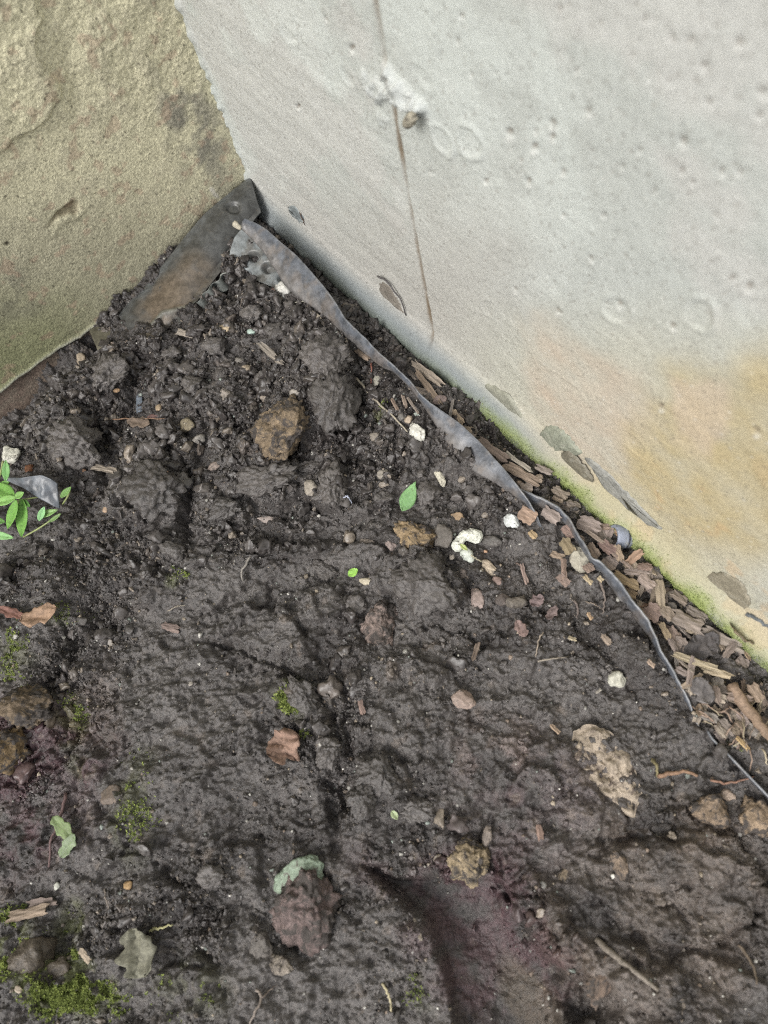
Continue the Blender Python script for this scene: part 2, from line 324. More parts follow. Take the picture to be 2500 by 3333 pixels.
def ramp_coords(lo, hi, st, far_lo, far_hi, g=1.22):
    c = list(np.arange(lo, hi, st)); a, s = lo, st
    L_ = []
    while a > far_lo: s *= g; a -= s; L_.append(a)
    R_ = []; b, s = c[-1], st
    while b < far_hi: s *= g; b += s; R_.append(b)
    return np.array(L_[::-1] + c + R_), len(L_), len(L_) + len(c)
ST = 0.00135
gx, gx0, gx1 = ramp_coords(-.70, .42, ST, -30, 30)
gy, gy0, gy1 = ramp_coords(-.22, .84, ST, -30, 30)
XX, YY = np.meshgrid(gx, gy, indexing='ij')
GZ, U, V_, CR, CC, DEEP, WU, WV = ground_fields(XX, YY)
def gz(x, y):
    i = np.clip(np.searchsorted(gx, x) - 1, 0, len(gx) - 2); j = np.clip(np.searchsorted(gy, y) - 1, 0, len(gy) - 2)
    a = np.clip((x - gx[i]) / (gx[i + 1] - gx[i]), 0, 1); b = np.clip((y - gy[j]) / (gy[j + 1] - gy[j]), 0, 1)
    return (GZ[i, j] * (1 - a) + GZ[i + 1, j] * a) * (1 - b) + (GZ[i, j + 1] * (1 - a) + GZ[i + 1, j + 1] * a) * b
def onto(px, py, it=5):                       # the ground point the photo shows at (px, py)
    h = 0.0
    for _ in range(it):
        p = P(px, py, h); h = float(gz(p[0], p[1]))
    return P(px, py, h)

# --- soil colour (base colour only)
dark = srgb(57, 52, 50); grey = srgb(87, 82, 79); purp = srgb(78, 52, 57); tan = srgb(116, 102, 90); silt = srgb(88, 76, 62)
n1 = fbm(XX * 16, YY * 16, 301, 4); n2 = fbm(XX * 60, YY * 60, 307, 4); n3 = fbm(XX * 5, YY * 5, 311, 3)
k = sst(-.6, .7, n1 * .6 + n2 * .4)[..., None]
T = dark * (1 - k) + grey * k
def paint(T, m, c): return T * (1 - m[..., None]) + c * m[..., None]
pm = sst(1.25, .6, blob(WU, WV, 110, 2560, 280, 330, 30)) * .95
pm = np.maximum(pm, sst(1.2, .8, blob(WU, WV, 1560, 3030, 260, 330, -35)) * .9)
pm = np.maximum(pm, sst(1.2, .4, blob(WU, WV, 1750, 2620, 330, 260, 20)) * .55)
pm = np.maximum(pm, sst(1.2, .4, blob(WU, WV, 1250, 2800, 180, 120, 20)) * .5)
T = paint(T, pm * sst(-.7, .3, n2 + .3 * n1), purp)
T = paint(T, sst(1.2, .5, blob(WU, WV, 2150, 3000, 380, 380)) * .9 * sst(-1., .3, n1), srgb(110, 92, 76))
T = paint(T, sst(1.2, .3, blob(WU, WV, 1640, 2470, 190, 110)) * .8 * sst(-.4, .4, n2), srgb(122, 104, 96))
T = paint(T, sst(1.1, .6, blob(WU, WV, 1700, 3230, 90, 190, -32)) * .8, silt)
T = paint(T, sst(1.1, .4, blob(WU, WV, 330, 2320, 90, 200, 20)) * .3, srgb(96, 70, 55))
slb = sst(.75, .2, CR) * DEEP
T = paint(T, slb * .55 * sst(-1.2, .2, n1), srgb(98, 93, 90)); T = paint(T, sst(.55, 1, CR) * .35, srgb(58, 52, 50))
T = T * (1 + .42 * CC)[..., None]
T = paint(T, sst(.62, .9, n2) * .45 * sst(-.4, .5, n3), tan)
T = paint(T, sst(.55, .9, fbm(XX * 140, YY * 140, 331, 3)) * .30 * CR, srgb(130, 118, 104))
def mossmask(u, v):
    m = 0 * u
    for cx, cy, rx, ry, kk in [(60, 3060, 100, 130, 1), (250, 3230, 150, 130, 1), (240, 3060, 50, 110, .9), (390, 3270, 60, 50, .7), (970, 2290, 60, 50, .95), (250, 2350, 60, 110, .5), (290, 2520, 50, 60, .45),
                               (470, 2620, 90, 220, .38), (600, 1885, 45, 30, .6), (1272, 1362, 28, 22, .9), (60, 2130, 90, 130, .45), (1010, 2400, 30, 30, .4), (690, 3230, 30, 40, .4), (1330, 3190, 60, 30, .35),
                               (2390, 2445, 26, 18, .6), (405, 1510, 20, 20, .6), (620, 3230, 160, 120, .3), (240, 2000, 80, 50, .3), (1350, 3250, 60, 60, .35)]:
        m = np.maximum(m, kk * sst(1.25, .3, blob(u, v, cx, cy, rx, ry)))
    return m
MM = mossmask(WU, WV) * sst(-.35, .35, fbm(XX * 70, YY * 70, 351, 3))
T = paint(T, MM * .75, srgb(92, 98, 42))
T_SOIL = T
# keep quads in front of the walls (nothing is needed inside them)
sdr = (XX - ro[0]) * rn[0] + (YY - ro[1]) * rn[1]; sdl = (XX - l0[0]) * ln[0] + (YY - l0[1]) * ln[1]
behind = (np.minimum(sdr, sdl) < -.03)
Fg = gridfaces(len(gx), len(gy)); bh = behind.ravel()
Fg = Fg[~(bh[Fg].all(1))]
used = np.zeros(XX.size, bool); used[Fg.ravel()] = True; remap = np.cumsum(used) - 1
Vg = np.stack([XX, YY, GZ], -1).reshape(-1, 3)[used]
me = mesh_from('soil', Vg, remap[Fg], True, T.reshape(-1, 3)[used])
soil = add('soil', me, M_soil); soil['kind'] = 'structure'
print('ground verts', len(Vg))

# ------------------------------------------------------------------ right wall
def box_mesh(name, o, ax, n, s0, s1, d0, d1, z0, z1):
    V = [o + ax * s + n * d + np.array([0, 0, z]) for s in (s0, s1) for d in (d0, d1) for z in (z0, z1)]
    V = [np.array([v[0], v[1], z]) for v, z in zip(V, [z0, z1] * 4)]
    return mesh_from(name, V, [(0, 1, 3, 2), (4, 6, 7, 5), (0, 4, 5, 1), (2, 3, 7, 6), (0, 2, 6, 4), (1, 5, 7, 3)], False)
WH = 1.5
rs_, a0, a1 = ramp_coords(-.004, 1.06, .0021, -.002, 4.0, 1.3)
rs_ = rs_[rs_ >= -.005]
zz = np.concatenate([np.linspace(-.06, -.004, 8), np.arange(0, .62, .0023), np.linspace(.63, WH, 24)])
S, Zr = np.meshgrid(rs_, zz, indexing='ij')
# foot: vertical above, sweeping out to the foot line and rolling under
foot = np.interp(zz, [-.06, -.02, -.004, .004, .010, .017, .025, .035, .048, .065], [.012, .018, SETB - .001, SETB, SETB - .001, SETB - .005, SETB - .011, .0050, .0015, 0])
base = corner - 0
W0 = base + S[..., None] * rd + foot[None, :, None] * rn; W0[..., 2] = Zr
u, v = proj(W0)
sp = base + 0
seam_s = float((RW(1345, 700) - corner) @ rd); seam_s2 = float((RW(1240, 100) - corner) @ rd); z1_ = RW(1345, 700)[2]; z2_ = RW(1240, 100)[2]
print('seam', seam_s, seam_s2, z1_, z2_)
seam_x = seam_s + (seam_s2 - seam_s) * (Zr - z1_) / (z2_ - z1_) + .0010 * fbm(Zr * 25, Zr * 0, 5, 3)
ds = S - seam_x
D = .0006 * fbm(S * 45, Zr * 45, 401, 4) + .0012 * fbm(S * 8, Zr * 8, 403, 3)
D += .00022 * fbm(S * 300, Zr * 300, 405, 2)
sm_ = sst(-.05, .03, Zr)
D += (.0016 * np.exp(-((ds + .0030) / .0016) ** 2) - .0022 * np.exp(-((ds - .0002) / .0015) ** 2) + .0010 * sst(.001, -.02, ds)) * sm_ * (.6 + .4 * fbm(Zr * 60, Zr * 0, 7, 2))
def ring(cx, cy, rx, ry, rot, h=.0012, wd=.16, dent=.0006):
    global D
    r = blob(u + 8 * fbm(S * 60, Zr * 60, 411, 3), v + 7 * fbm(S * 60, Zr * 60, 417, 3), cx, cy, rx, ry, rot)
    D += .95 * h * np.exp(-((r - 1) / wd) ** 2) * (.6 + .5 * fbm(S * 40, Zr * 40, 413, 2)) - dent * (1 - sst(.7, 1, r))
for a in [(935, 115, 42, 16, 50, .0016), (1440, 455, 62, 26, 55, .0022), (1530, 460, 66, 36, 60, .0026), (2008, 1010, 50, 38, 45, .0018), (2278, 1022, 62, 48, 50, .0020), (2070, 1450, 50, 18, 55, .0010),
          (1590, 1000, 30, 18, 60, .0007), (1130, 250, 40, 15, 55, .0008), (830, 230, 30, 10, 50, .0009), (1850, 1250, 70, 10, 40, .0008), (1370, 250, 60, 20, 50, .0010)]: ring(*a)
pits = [(1720, 590, 9), (1795, 445, 10), (1655, 430, 14), (1735, 478, 11), (2226, 452, 14), (2217, 552, 9), (2352, 556, 9), (2407, 556, 9), (1828, 560, 9), (2024, 540, 8), (1919, 355, 11), (1796, 400, 14), (1740, 425, 8),
        (2110, 250, 8), (1878, 225, 8), (2105, 55, 10), (2290, 210, 12), (2410, 130, 14), (2480, 295, 14), (2470, 370, 11), (2250, 590, 8), (1500, 50, 8), (1490, 135, 7), (1530, 240, 7), (2010, 992, 9), (2435, 930, 13), (2385, 900, 9),
        (1815, 1010, 8), (1920, 840, 8), (1680, 940, 7), (1143, 155, 11), (970, 345, 6), (2190, 1060, 9), (2150, 1320, 10), (2460, 1400, 11), (2060, 1000, 5), (1060, 60, 6), (1580, 590, 6), (1690, 520, 6), (1830, 700, 6), (1400, 560, 5), (2080, 490, 7),
        (2330, 700, 8), (2130, 620, 7), (1960, 700, 6), (2250, 130, 11), (2180, 110, 10), (2310, 330, 10), (1820, 20, 9)]
pit = 0 * S; lip = 0 * S
for cx, cy, r_ in pits:
    r = blob(u + 3 * fbm(S * 200, Zr * 200, 421, 2), v + 3 * fbm(S * 200, Zr * 200, 423, 2), cx, cy, r_)
    pit = np.maximum(pit, 1 - sst(.5, 1.1, r)); lip += np.exp(-(blob(u, v, cx + 2, cy + r_ * 1.9, r_ * 1.0, r_ * .8)) ** 2)
f1, f2, r1, r2, dx, dy = worley(S / .011, Zr / .011, 430)
pit2 = (1 - sst(.05, .13, f1)) * (r1 > .62)
D += -.0024 * pit - .0010 * pit2 + .0006 * lip
lump = 0 * S
for cx, cy, rx, ry, rot, h in [(1200, 270, 55, 30, 40, .006), (1265, 235, 45, 22, 60, .010), (1300, 300, 75, 32, 55, .012), (1340, 340, 50, 26, 45, .012), (1240, 380, 40, 20, 50, .003), (1245, 310, 45, 22, 30, .007)]:
    r = blob(u + 16 * fbm(S * 70, Zr * 70, 441, 3), v + 16 * fbm(S * 70, Zr * 70, 443, 3), cx, cy, rx, ry, rot)
    lump = np.maximum(lump, h * (1 - sst(.4, 1.1, r)))
D += .55 * lump * (1 + .8 * fbm(S * 160, Zr * 160, 447, 3))
edge = sst(.012, 0, S)                     # ragged arris at the corner
D += edge * (.0035 + .004 * fbm(Zr * 70, S * 60, 451, 3)) + .003 * sst(.006, 0, S) * (vn(Zr * 45, S * 0, 453) > .6)
mossf = sst(1350, 1900, u + 120 * fbm(S * 14, Zr * 14, 461, 3)) * sst(.028, .006, Zr + .008 * fbm(S * 30, Zr * 60, 463, 4))
D += .0012 * mossf * fbm(S * 220, Zr * 220, 465, 2)
Wv = W0 + D[..., None] * rn
c1 = srgb(196, 201, 195); n1 = fbm(S * 7, Zr * 7, 501, 4); n2 = fbm(S * 35, Zr * 35, 503, 4)
uu = u + 70 * n1 + 20 * n2; vv = v + 70 * fbm(S * 7, Zr * 7, 507, 4) + 20 * n2
T = np.zeros(S.shape + (3,)) + c1 * .81
T = paint(T, sst(-.1, .35, n1 + .4 * n2) * .75, srgb(186, 186, 181))
T = paint(T, sst(.25, .6, fbm(S * 11, Zr * 11, 509, 3)) * .5, srgb(196, 203, 198))
T = paint(T, sst(350, 1000, vv) * sst(1900, 1400, uu) * .85, srgb(172, 169, 162))
T = paint(T, sst(900, 1250, vv) * sst(1300, 1700, uu) * .8, srgb(184, 181, 162))
def pmask(pts, soft=40): return sst(soft, -soft, sdpoly(uu, vv, pts))
T = paint(T, pmask([(1700, 1030), (1830, 1120), (2020, 1230), (2120, 1400), (2000, 1560), (1850, 1500), (1760, 1300)], 60) * (.6 + .3 * n2).clip(0, 1), srgb(192, 174, 152))
T = paint(T, pmask([(2180, 1180), (2300, 1220), (2520, 1090), (2620, 1200), (2620, 1760), (2420, 1850), (2150, 1780), (1950, 1560), (2050, 1350)], 110) * (.85 + .3 * n2).clip(0, 1), srgb(182, 166, 122))
T = paint(T, pmask([(2150, 1250), (2330, 1220), (2360, 1350), (2280, 1460), (2150, 1400)], 30) * .5, srgb(200, 180, 160))
T = paint(T, sst(.3, .6, n2 + .3 * n1) * sst(1400, 1700, vv) * .35, srgb(200, 160, 105))
T = paint(T, sst(150, 20, np.hypot(u - 2440, v - 20)) * sst(-.1, .3, n2) * .7, srgb(130, 132, 132))
T = paint(T, sst(.0034, .0006, np.abs(ds) + .0012 * n2) * sst(0, .03, Zr) * (.75 + .4 * fbm(Zr * 22, Zr * 0, 11, 3)).clip(0, .95), srgb(118, 100, 76))
T = paint(T, np.clip(lump / .006, 0, 1) * .6, srgb(180, 184, 182))
T = paint(T, np.clip(pit, 0, 1) * .75, srgb(110, 98, 84)); T = paint(T, pit2 * .5 * sst(0, .02, Zr), srgb(120, 108, 96)); T = paint(T, np.clip(lip, 0, 1) * .5, srgb(225, 225, 220))  # lower lips of the pits painted bright, as if catching light
f1b, _, r1b, _, _, _ = worley(S / .0055, Zr / .0055, 471)
T = paint(T, (1 - sst(.10, .2, f1b)) * (r1b > .72) * .45, srgb(110, 102, 92)); T = paint(T, (1 - sst(.10, .2, f1b)) * (r1b < .10) * .4, srgb(214, 214, 208))
T = paint(T, edge * .5, srgb(165, 172, 165))
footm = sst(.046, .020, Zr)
T = paint(T, footm * .85 * sst(2000, 1600, u) , srgb(122, 132, 136))  # bluish skylight on the upturned foot, put into its colour
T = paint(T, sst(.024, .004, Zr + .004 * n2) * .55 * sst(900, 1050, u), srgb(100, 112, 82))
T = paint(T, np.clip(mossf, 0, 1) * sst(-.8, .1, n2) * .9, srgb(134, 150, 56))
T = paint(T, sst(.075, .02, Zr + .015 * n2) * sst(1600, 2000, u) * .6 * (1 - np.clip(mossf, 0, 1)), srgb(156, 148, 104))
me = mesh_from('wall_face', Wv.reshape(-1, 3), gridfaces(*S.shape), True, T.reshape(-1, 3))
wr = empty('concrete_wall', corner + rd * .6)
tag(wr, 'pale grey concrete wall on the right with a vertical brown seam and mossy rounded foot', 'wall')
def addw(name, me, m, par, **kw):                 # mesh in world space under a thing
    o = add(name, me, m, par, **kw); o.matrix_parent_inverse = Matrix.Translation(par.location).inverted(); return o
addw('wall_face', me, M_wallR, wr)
addw('wall_core', box_mesh('wall_core', corner, rd, rn, -.20, 4.0, -.006, -.20, -.3, WH + .002), M_core, wr, tint_color=srgb(180, 182, 178))
# rounded beige pebble set in the mortar lump
print('RIGHT', len(Wv.reshape(-1, 3)))

# ------------------------------------------------------------------ left wall
ls_, a0, a1 = ramp_coords(0, .62, .0020, 0, 4.0, 1.3)
bot = lambda s: np.interp(s, [0, .1, .2, .3, .6, 4], [.03, .03, .03, .03, .03, .03])
eL = [LW(a, b) for a, b in [(800, 590), (669, 700), (560, 830), (452, 947), (386, 1003), (265, 1094), (199, 1130), (100, 1205), (0, 1278)]]
es = [float((p - corner) @ ld) for p in eL]; ez = [float(p[2]) for p in eL]
print('left edge', list(zip(np.round(es, 3), np.round(ez, 3))))
tt = np.concatenate([np.linspace(0, 1, 270) * .42, np.linspace(.43, WH - .03, 20)])
S, Tt = np.meshgrid(ls_, tt, indexing='ij')
zb = np.interp(S, es, ez) + .0012 * fbm(S * 60, S * 0, 601, 3)
Zl = zb + Tt * (1 - 0 * S); Zl = np.where(Tt > .42, Tt + np.interp(Tt, [.42, WH - .03], [1, 0]) * zb + np.interp(Tt, [.42, WH - .03], [0, .03]), Zl)
W0 = corner + S[..., None] * ld; W0[..., 2] = Zl
u, v = proj(W0)
n2 = fbm(S * 45, Zl * 45, 603, 4); n1 = fbm(S * 9, Zl * 9, 605, 4)
wu = u + 18 * n2 + 8 * fbm(S * 120, Zl * 120, 611, 2); wv = v + 18 * fbm(S * 45, Zl * 45, 607, 4)
lay = sst(12, -8, sdpoly(wu, wv, [(-200, -300), (110, -300), (118, 60), (122, 150), (140, 200), (186, 290), (186, 340), (130, 410), (40, 450), (0, 490), (-200, 560)]))
rgh = sst(500, 250, v) * .7 + .3
D = .0014 * n1 + .0011 * n2 * rgh * 1.6 + .0008 * fbm(S * 260, Zl * 260, 609, 3) * rgh + .0045 * lay
D -= .0035 * np.exp(-(blob(wu, wv, 225, 240, 30, 150, -15)) ** 2)
D -= .0045 * (1 - sst(.3, 1.2, blob(wu, wv, 205, 690, 60, 18, -35))); D += .002 * np.exp(-blob(wu, wv, 225, 712, 60, 12, -35) ** 2)
D -= .003 * (1 - sst(.4, 1.1, blob(u, v, 25, 793, 8)))
lipm = np.exp(-(Tt / .005) ** 2)
D += .0025 * np.exp(-((Tt - .003) / .003) ** 2) * (S > .25) + .001 * lipm * n2
D -= .004 * sst(.0015, 0, Tt)
Wl = W0 + D[..., None] * ln
T = np.zeros(S.shape + (3,)) + srgb(210, 203, 166)
T = paint(T, sst(-.3, .5, n1) * .6, srgb(218, 211, 172))
T = paint(T, sst(.0, .6, n2) * .4, srgb(196, 188, 158))
T = paint(T, sst(520, 900, v + 80 * n1) * .8, srgb(172, 167, 138))
T = paint(T, sst(850, 1150, v + 60 * n1) * sst(500, 100, u) * .8, srgb(134, 138, 90))
dk = np.maximum(sst(1.2, .3, blob(wu, wv, 640, 420, 110, 260, -25)), sst(1.1, .4, blob(wu, wv, 560, 100, 60, 160, -20)) * .6)
T = paint(T, dk * sst(-.5, .35, n2 + .3 * n1) * .75, srgb(116, 113, 106))
T = paint(T, sst(1.1, .3, blob(wu, wv, 620, 830, 160, 90, -45)) * .6 * sst(-.4, .3, n2), srgb(104, 108, 100))
T = paint(T, sst(1.1, .3, blob(wu, wv, 60, 950, 140, 110)) * .4 * sst(-.2, .3, n2), srgb(104, 102, 92))
T = paint(T, sst(.45, .7, fbm(S * 70, Zl * 70, 621, 3)) * .45, srgb(182, 150, 125))
T = paint(T, sst(1.1, .5, blob(wu, wv, 205, 690, 65, 22, -35)) * .6, srgb(112, 92, 62))
T = paint(T, sst(1.1, .5, blob(wu, wv, 695, 620, 14, 22, -25)) * .8, srgb(205, 200, 185))
T = paint(T, (1 - sst(.4, 1.1, blob(u, v, 25, 793, 9))) * .8, srgb(50, 42, 34))
f1, f2, r1, r2, dx, dy = worley(S / .014, Zl / .014, 640)
T = paint(T, (1 - sst(.06, .12, f1)) * (r1 > .5) * .7, srgb(70, 64, 52))
T = paint(T, sst(.007, .003, Tt) * (S > .25) * .75, srgb(172, 172, 158))
me = mesh_from('wall_face', Wl.reshape(-1, 3), gridfaces(*S.shape), True, T.reshape(-1, 3))
wl = empty('concrete_wall', corner + ld * .4)
tag(wl, 'weathered yellowish concrete wall on the left with flaking surface and dark stains', 'wall')
addw('wall_face', me, M_wallL, wl)
addw('wall_core', box_mesh('wall_core', corner, ld, ln, -.20, 4.0, -.008, -.20, .075, WH + .001), M_core, wl, tint_color=srgb(150, 145, 115))
# recessed brown footing under the wall
fs = np.linspace(-.02, .9, 460); fz = np.linspace(-.06, .10, 60)
S, Zf = np.meshgrid(fs, fz, indexing='ij'); W0 = corner + S[..., None] * ld; W0[..., 2] = Zf
D = -.009 + .0012 * fbm(S * 60, Zf * 60, 651, 4) + .012 * sst(.03, -.03, Zf)
Wf = W0 + D[..., None] * ln; n2 = fbm(S * 90, Zf * 140, 653, 4)
T = srgb(122, 108, 94) + 0 * W0; T = paint(T, sst(-.2, .5, n2) * .6, srgb(140, 116, 102)); T = paint(T, sst(.3, .8, n2) * .5, srgb(80, 74, 64))
me = mesh_from('footing', Wf.reshape(-1, 3), gridfaces(*S.shape), True, T.reshape(-1, 3))
ft = addw('footing', me, M_wallL, wl)

# ------------------------------------------------------------------ sheets and strips
rnd = random.Random(4)
def interp_pts(pts, n):                         # resample polyline of vectors by length, Catmull-like via linear
    pts = np.asarray(pts, float); d = np.concatenate([[0], np.cumsum(np.linalg.norm(np.diff(pts, axis=0), axis=1))])
    t = np.linspace(0, d[-1], n)
    r = np.stack([np.interp(t, d, pts[:, k]) for k in range(pts.shape[1])], 1)
    for _ in range(3):
        q = r.copy(); q[1:-1] = (r[:-2] + 2 * r[1:-1] + r[2:]) / 4; r = q
    return r
def sheet(name, A_, B_, nu, nv, m, tintf, disp=None, thick=.0012, parent=None, up=None):
    a = interp_pts(A_, nu); b = interp_pts(B_, nu)
    t = np.linspace(0, 1, nv)[None, :, None]
    W = a[:, None] * (1 - t) + b[:, None] * t
    us = np.linspace(0, 1, nu)[:, None] + 0 * t[..., 0]; vs = t[..., 0] + 0 * us
    du = np.gradient(W, axis=0); dv = np.gradient(W, axis=1); nn = np.cross(du, dv); nn /= np.linalg.norm(nn, axis=-1, keepdims=True) + 1e-12
    if (nn * (CAM - W)).sum() < 0: nn = -nn
    pu, pv = proj(W)
    if disp is not None: W = W + nn * disp(us, vs, pu, pv, W)[..., None]
    me = mesh_from(name, W.reshape(-1, 3), gridfaces(nu, nv), True, tintf(us, vs, pu, pv, W).reshape(-1, 3))
    o = add(name, me, m, parent)
    md = o.modifiers.new('thickness', 'SOLIDIFY'); md.thickness = thick; md.offset = 0
    return o
# black plastic flap lying against the left wall
topE = [LW(a, b, .003 + .004 * k) for k, (a, b) in enumerate([(812, 575), (777, 602), (669, 692), (579, 801), (482, 921), (386, 1024)])]
botE = [P(a, b, h) for a, b, h in [(850, 690, .035), (800, 752, .030), (745, 850, .028), (665, 955, .026), (575, 1075, .018), (470, 1140, .012)]]
def dispA(us, vs, u, v, W):
    d = .010 * np.sin(np.pi * np.clip(vs * 1.15, 0, 1)) ** .7 + .0025 * fbm(W[..., 0] * 16, W[..., 1] * 16, 701, 3)
    d += .0030 * np.exp(-(dline(u, v, [(505, 1065), (540, 1030), (600, 1008), (660, 985)]) / 7) ** 2)
    for a, b, r_ in [(632, 1012, 19), (655, 1052, 24), (762, 690, 30)]: d -= .005 * (1 - sst(.5, 1.05, blob(u, v, a, b, r_, r_ * .8)))
    return d
def tintA(us, vs, u, v, W):
    n = fbm(W[..., 0] * 40, W[..., 1] * 40, 703, 4); n0 = fbm(W[..., 0] * 12, W[..., 1] * 12, 705, 3)
    T = np.zeros(us.shape + (3,)) + srgb(74, 75, 74)
    T = paint(T, sst(.35, .05, vs + .08 * n) * .7, srgb(92, 96, 98))
    br = sst(1.15, .3, blob(u + 20 * n, v + 20 * n0, 560, 1010, 90, 150, 35))
    br = np.maximum(br, .7 * sst(1.1, .3, blob(u + 20 * n, v, 650, 900, 80, 90)))
    T = paint(T, br * sst(-.6, .5, n) * .85, srgb(116, 98, 76))
    T = paint(T, sst(1.2, .4, blob(u, v, 480, 1110, 90, 40, -30)) * .6, srgb(120, 106, 80))
    T = paint(T, sst(.1, .6, n) * .35, srgb(58, 56, 50))
    T = paint(T, sst(9, 3, dline(u, v, [(505, 1065), (540, 1030), (600, 1008), (660, 985)])) * .6, srgb(105, 108, 98))  # highlight along the curved scar painted as a lighter line
    return T
o = sheet('plastic_sheet', topE, botE, 150, 70, M_plastic, tintA, dispA, .0016); tag(o, 'dark brown and grey plastic sheet leaning against the left wall in the corner', 'plastic sheet')
A_ = [LW(a, b, .006) for a, b in [(420, 985), (386, 1012), (330, 1052), (290, 1075)]]
B_ = [P(a, b, .006) for a, b in [(470, 1128), (420, 1150), (370, 1180), (330, 1160)]]
def tintB(us, vs, u, v, W):
    n = fbm(W[..., 0] * 60, W[..., 1] * 60, 713, 4); return paint(np.zeros(us.shape + (3,)) + srgb(92, 88, 72), sst(-.2, .5, n) * .5, srgb(110, 104, 84))
o = sheet('plastic_sheet', A_, B_, 40, 30, M_plastic, tintB, lambda us, vs, u, v, W: .004 * np.sin(np.pi * vs), .0014); tag(o, 'small olive grey plastic sheet end poking out from under the larger brown sheet', 'plastic sheet')
# dimpled membrane under the strip in the corner
A_ = [P(a, b, h) for a, b, h in [(788, 742, .055), (762, 775, .050), (748, 815, .045), (742, 850, .038), (728, 870, .034)]]
B_ = [P(a, b, h) for a, b, h in [(835, 760, .050), (880, 800, .045), (900, 850, .04), (915, 900, .034), (925, 950, .028)]]
DM = [(825, 835, 26), (872, 872, 27), (765, 872, 17), (918, 905, 22), (800, 895, 24)]
def dispM(us, vs, u, v, W):
    d = .0015 * fbm(W[..., 0] * 20, W[..., 1] * 20, 721, 3)
    for a, b, r_ in DM: d -= .010 * (1 - sst(.45, 1.0, blob(u, v, a, b, r_, r_ * .85)))
    return d
def tintM(us, vs, u, v, W):
    n = fbm(W[..., 0] * 60, W[..., 1] * 60, 723, 4); T = np.zeros(us.shape + (3,)) + srgb(112, 118, 120)
    return paint(T, sst(-.1, .6, n) * .55, srgb(92, 84, 74))
o = sheet('dimpled_membrane', A_, B_, 90, 90, M_plastic, tintM, dispM, .0012); tag(o, 'grey dimpled plastic drainage membrane tucked into the corner under the strip', 'membrane')
A_ = [P(a, b, h) for a, b, h in [(748, 872, .040), (715, 905, .038), (680, 935, .036), (640, 985, .030)]]
B_ = [P(a, b, h) for a, b, h in [(775, 905, .024), (740, 940, .022), (700, 975, .020), (670, 1010, .016)]]
def dispS(us, vs, u, v, W):
    d = 0 * us
    for a, b, r_ in [(737, 905, 17), (705, 935, 15), (690, 972, 15), (758, 885, 12)]: d -= .008 * (1 - sst(.5, 1.0, blob(u, v, a, b, r_)))
    return d + .003 * np.sin(us * 22)
o = sheet('dimpled_membrane', A_, B_, 70, 40, M_plastic, lambda us, vs, u, v, W: paint(np.zeros(us.shape + (3,)) + srgb(104, 108, 104), sst(0, .6, fbm(W[..., 0] * 70, W[..., 1] * 70, 733, 3)) * .6, srgb(150, 154, 146)), dispS, .0012)
tag(o, 'scalloped grey membrane edge running beside the brown sheet to the soil', 'membrane')
# torn plastic strip, first length: pairs (upper edge, lower edge) with heights
st1 = [((796, 711, .072), (784, 743, .066)), ((836, 727, .070), (819, 777, .060)), ((870, 748, .068), (862, 824, .056)), ((912, 786, .066), (895, 874, .050)), ((967, 832, .064), (925, 925, .046)), ((1005, 874, .062), (960, 962, .042)),
       ((1056, 933, .060), (1020, 1000, .040)), ((1102, 1001, .058), (1080, 1048, .038)), ((1132, 1047, .056), (1120, 1090, .038)), ((1191, 1102, .053), (1175, 1140, .038)), ((1236, 1150, .052), (1235, 1188, .038)), ((1283, 1188, .052), (1290, 1215, .038)),
       ((1331, 1234, .050), (1336, 1262, .038)), ((1375, 1292, .048), (1376, 1312, .036)), ((1437, 1336, .046), (1416, 1380, .034)), ((1501, 1380, .044), (1462, 1450, .030)), ((1563, 1440, .042), (1513, 1500, .027)),
       ((1606, 1488, .042), (1545, 1537, .026)), ((1640, 1525, .041), (1598, 1563, .026)), ((1685, 1582, .040), (1655, 1600, .027)), ((1722, 1628, .036), (1708, 1634, .027)), ((1752, 1680, .028), (1740, 1676, .022)), ((1768, 1725, .018), (1758, 1725, .014)), ((1788, 1742, .010), (1778, 1748, .008))]
def stripc(us, vs, u, v, W):
    n = fbm(us * 60, vs * 5, 741, 4); n0 = fbm(W[..., 0] * 70, W[..., 1] * 70, 743, 4)
    T = np.zeros(us.shape + (3,)) + srgb(84, 89, 98)
    T = paint(T, sst(.2, .9, vs + .15 * n) * .55, srgb(122, 114, 106)); T = paint(T, sst(.1, .6, n0) * .4, srgb(112, 98, 84)); T = paint(T, sst(.1, 0, vs) * .45, srgb(150, 152, 156))  # last tint: pale highlight painted along the strip's upper edge
    return T
def stripd(us, vs, u, v, W): return .0018 * np.sin(np.pi * vs) + .0008 * fbm(us * 50, vs * 2, 747, 3)
o = sheet('plastic_strip', [P(*a) for a, b in st1], [P(*b) for a, b in st1], 240, 12, M_plastic, stripc, stripd, .0016); tag(o, 'long twisted grey plastic strip running down from the corner beside the wall', 'plastic strip')
st2 = [((1690, 1590, .030), (1700, 1618, .018)), ((1725, 1604, .030), (1725, 1636, .016)), ((1770, 1622, .030), (1768, 1660, .014)), ((1820, 1650, .031), (1811, 1682, .014)), ((1857, 1690, .032), (1843, 1704, .012)), ((1889, 1750, .034), (1874, 1756, .012)),
       ((1927, 1815, .036), (1913, 1822, .012)), ((1955, 1828, .036), (1936, 1846, .013)), ((2014, 1886, .036), (1980, 1900, .014)), ((2063, 1956, .035), (2023, 1958, .014)), ((2107, 2011, .034), (2077, 2024, .012)), ((2130, 2062, .032), (2112, 2072, .010)),
       ((2150, 2110, .030), (2136, 2122, .008)), ((2182, 2168, .028), (2170, 2178, .004)), ((2212, 2222, .026), (2201, 2230, .000)), ((2239, 2275, .022), (2228, 2283, -.004)), ((2265, 2335, .018), (2256, 2340, -.008)), ((2292, 2400, .010), (2286, 2404, -.010))]
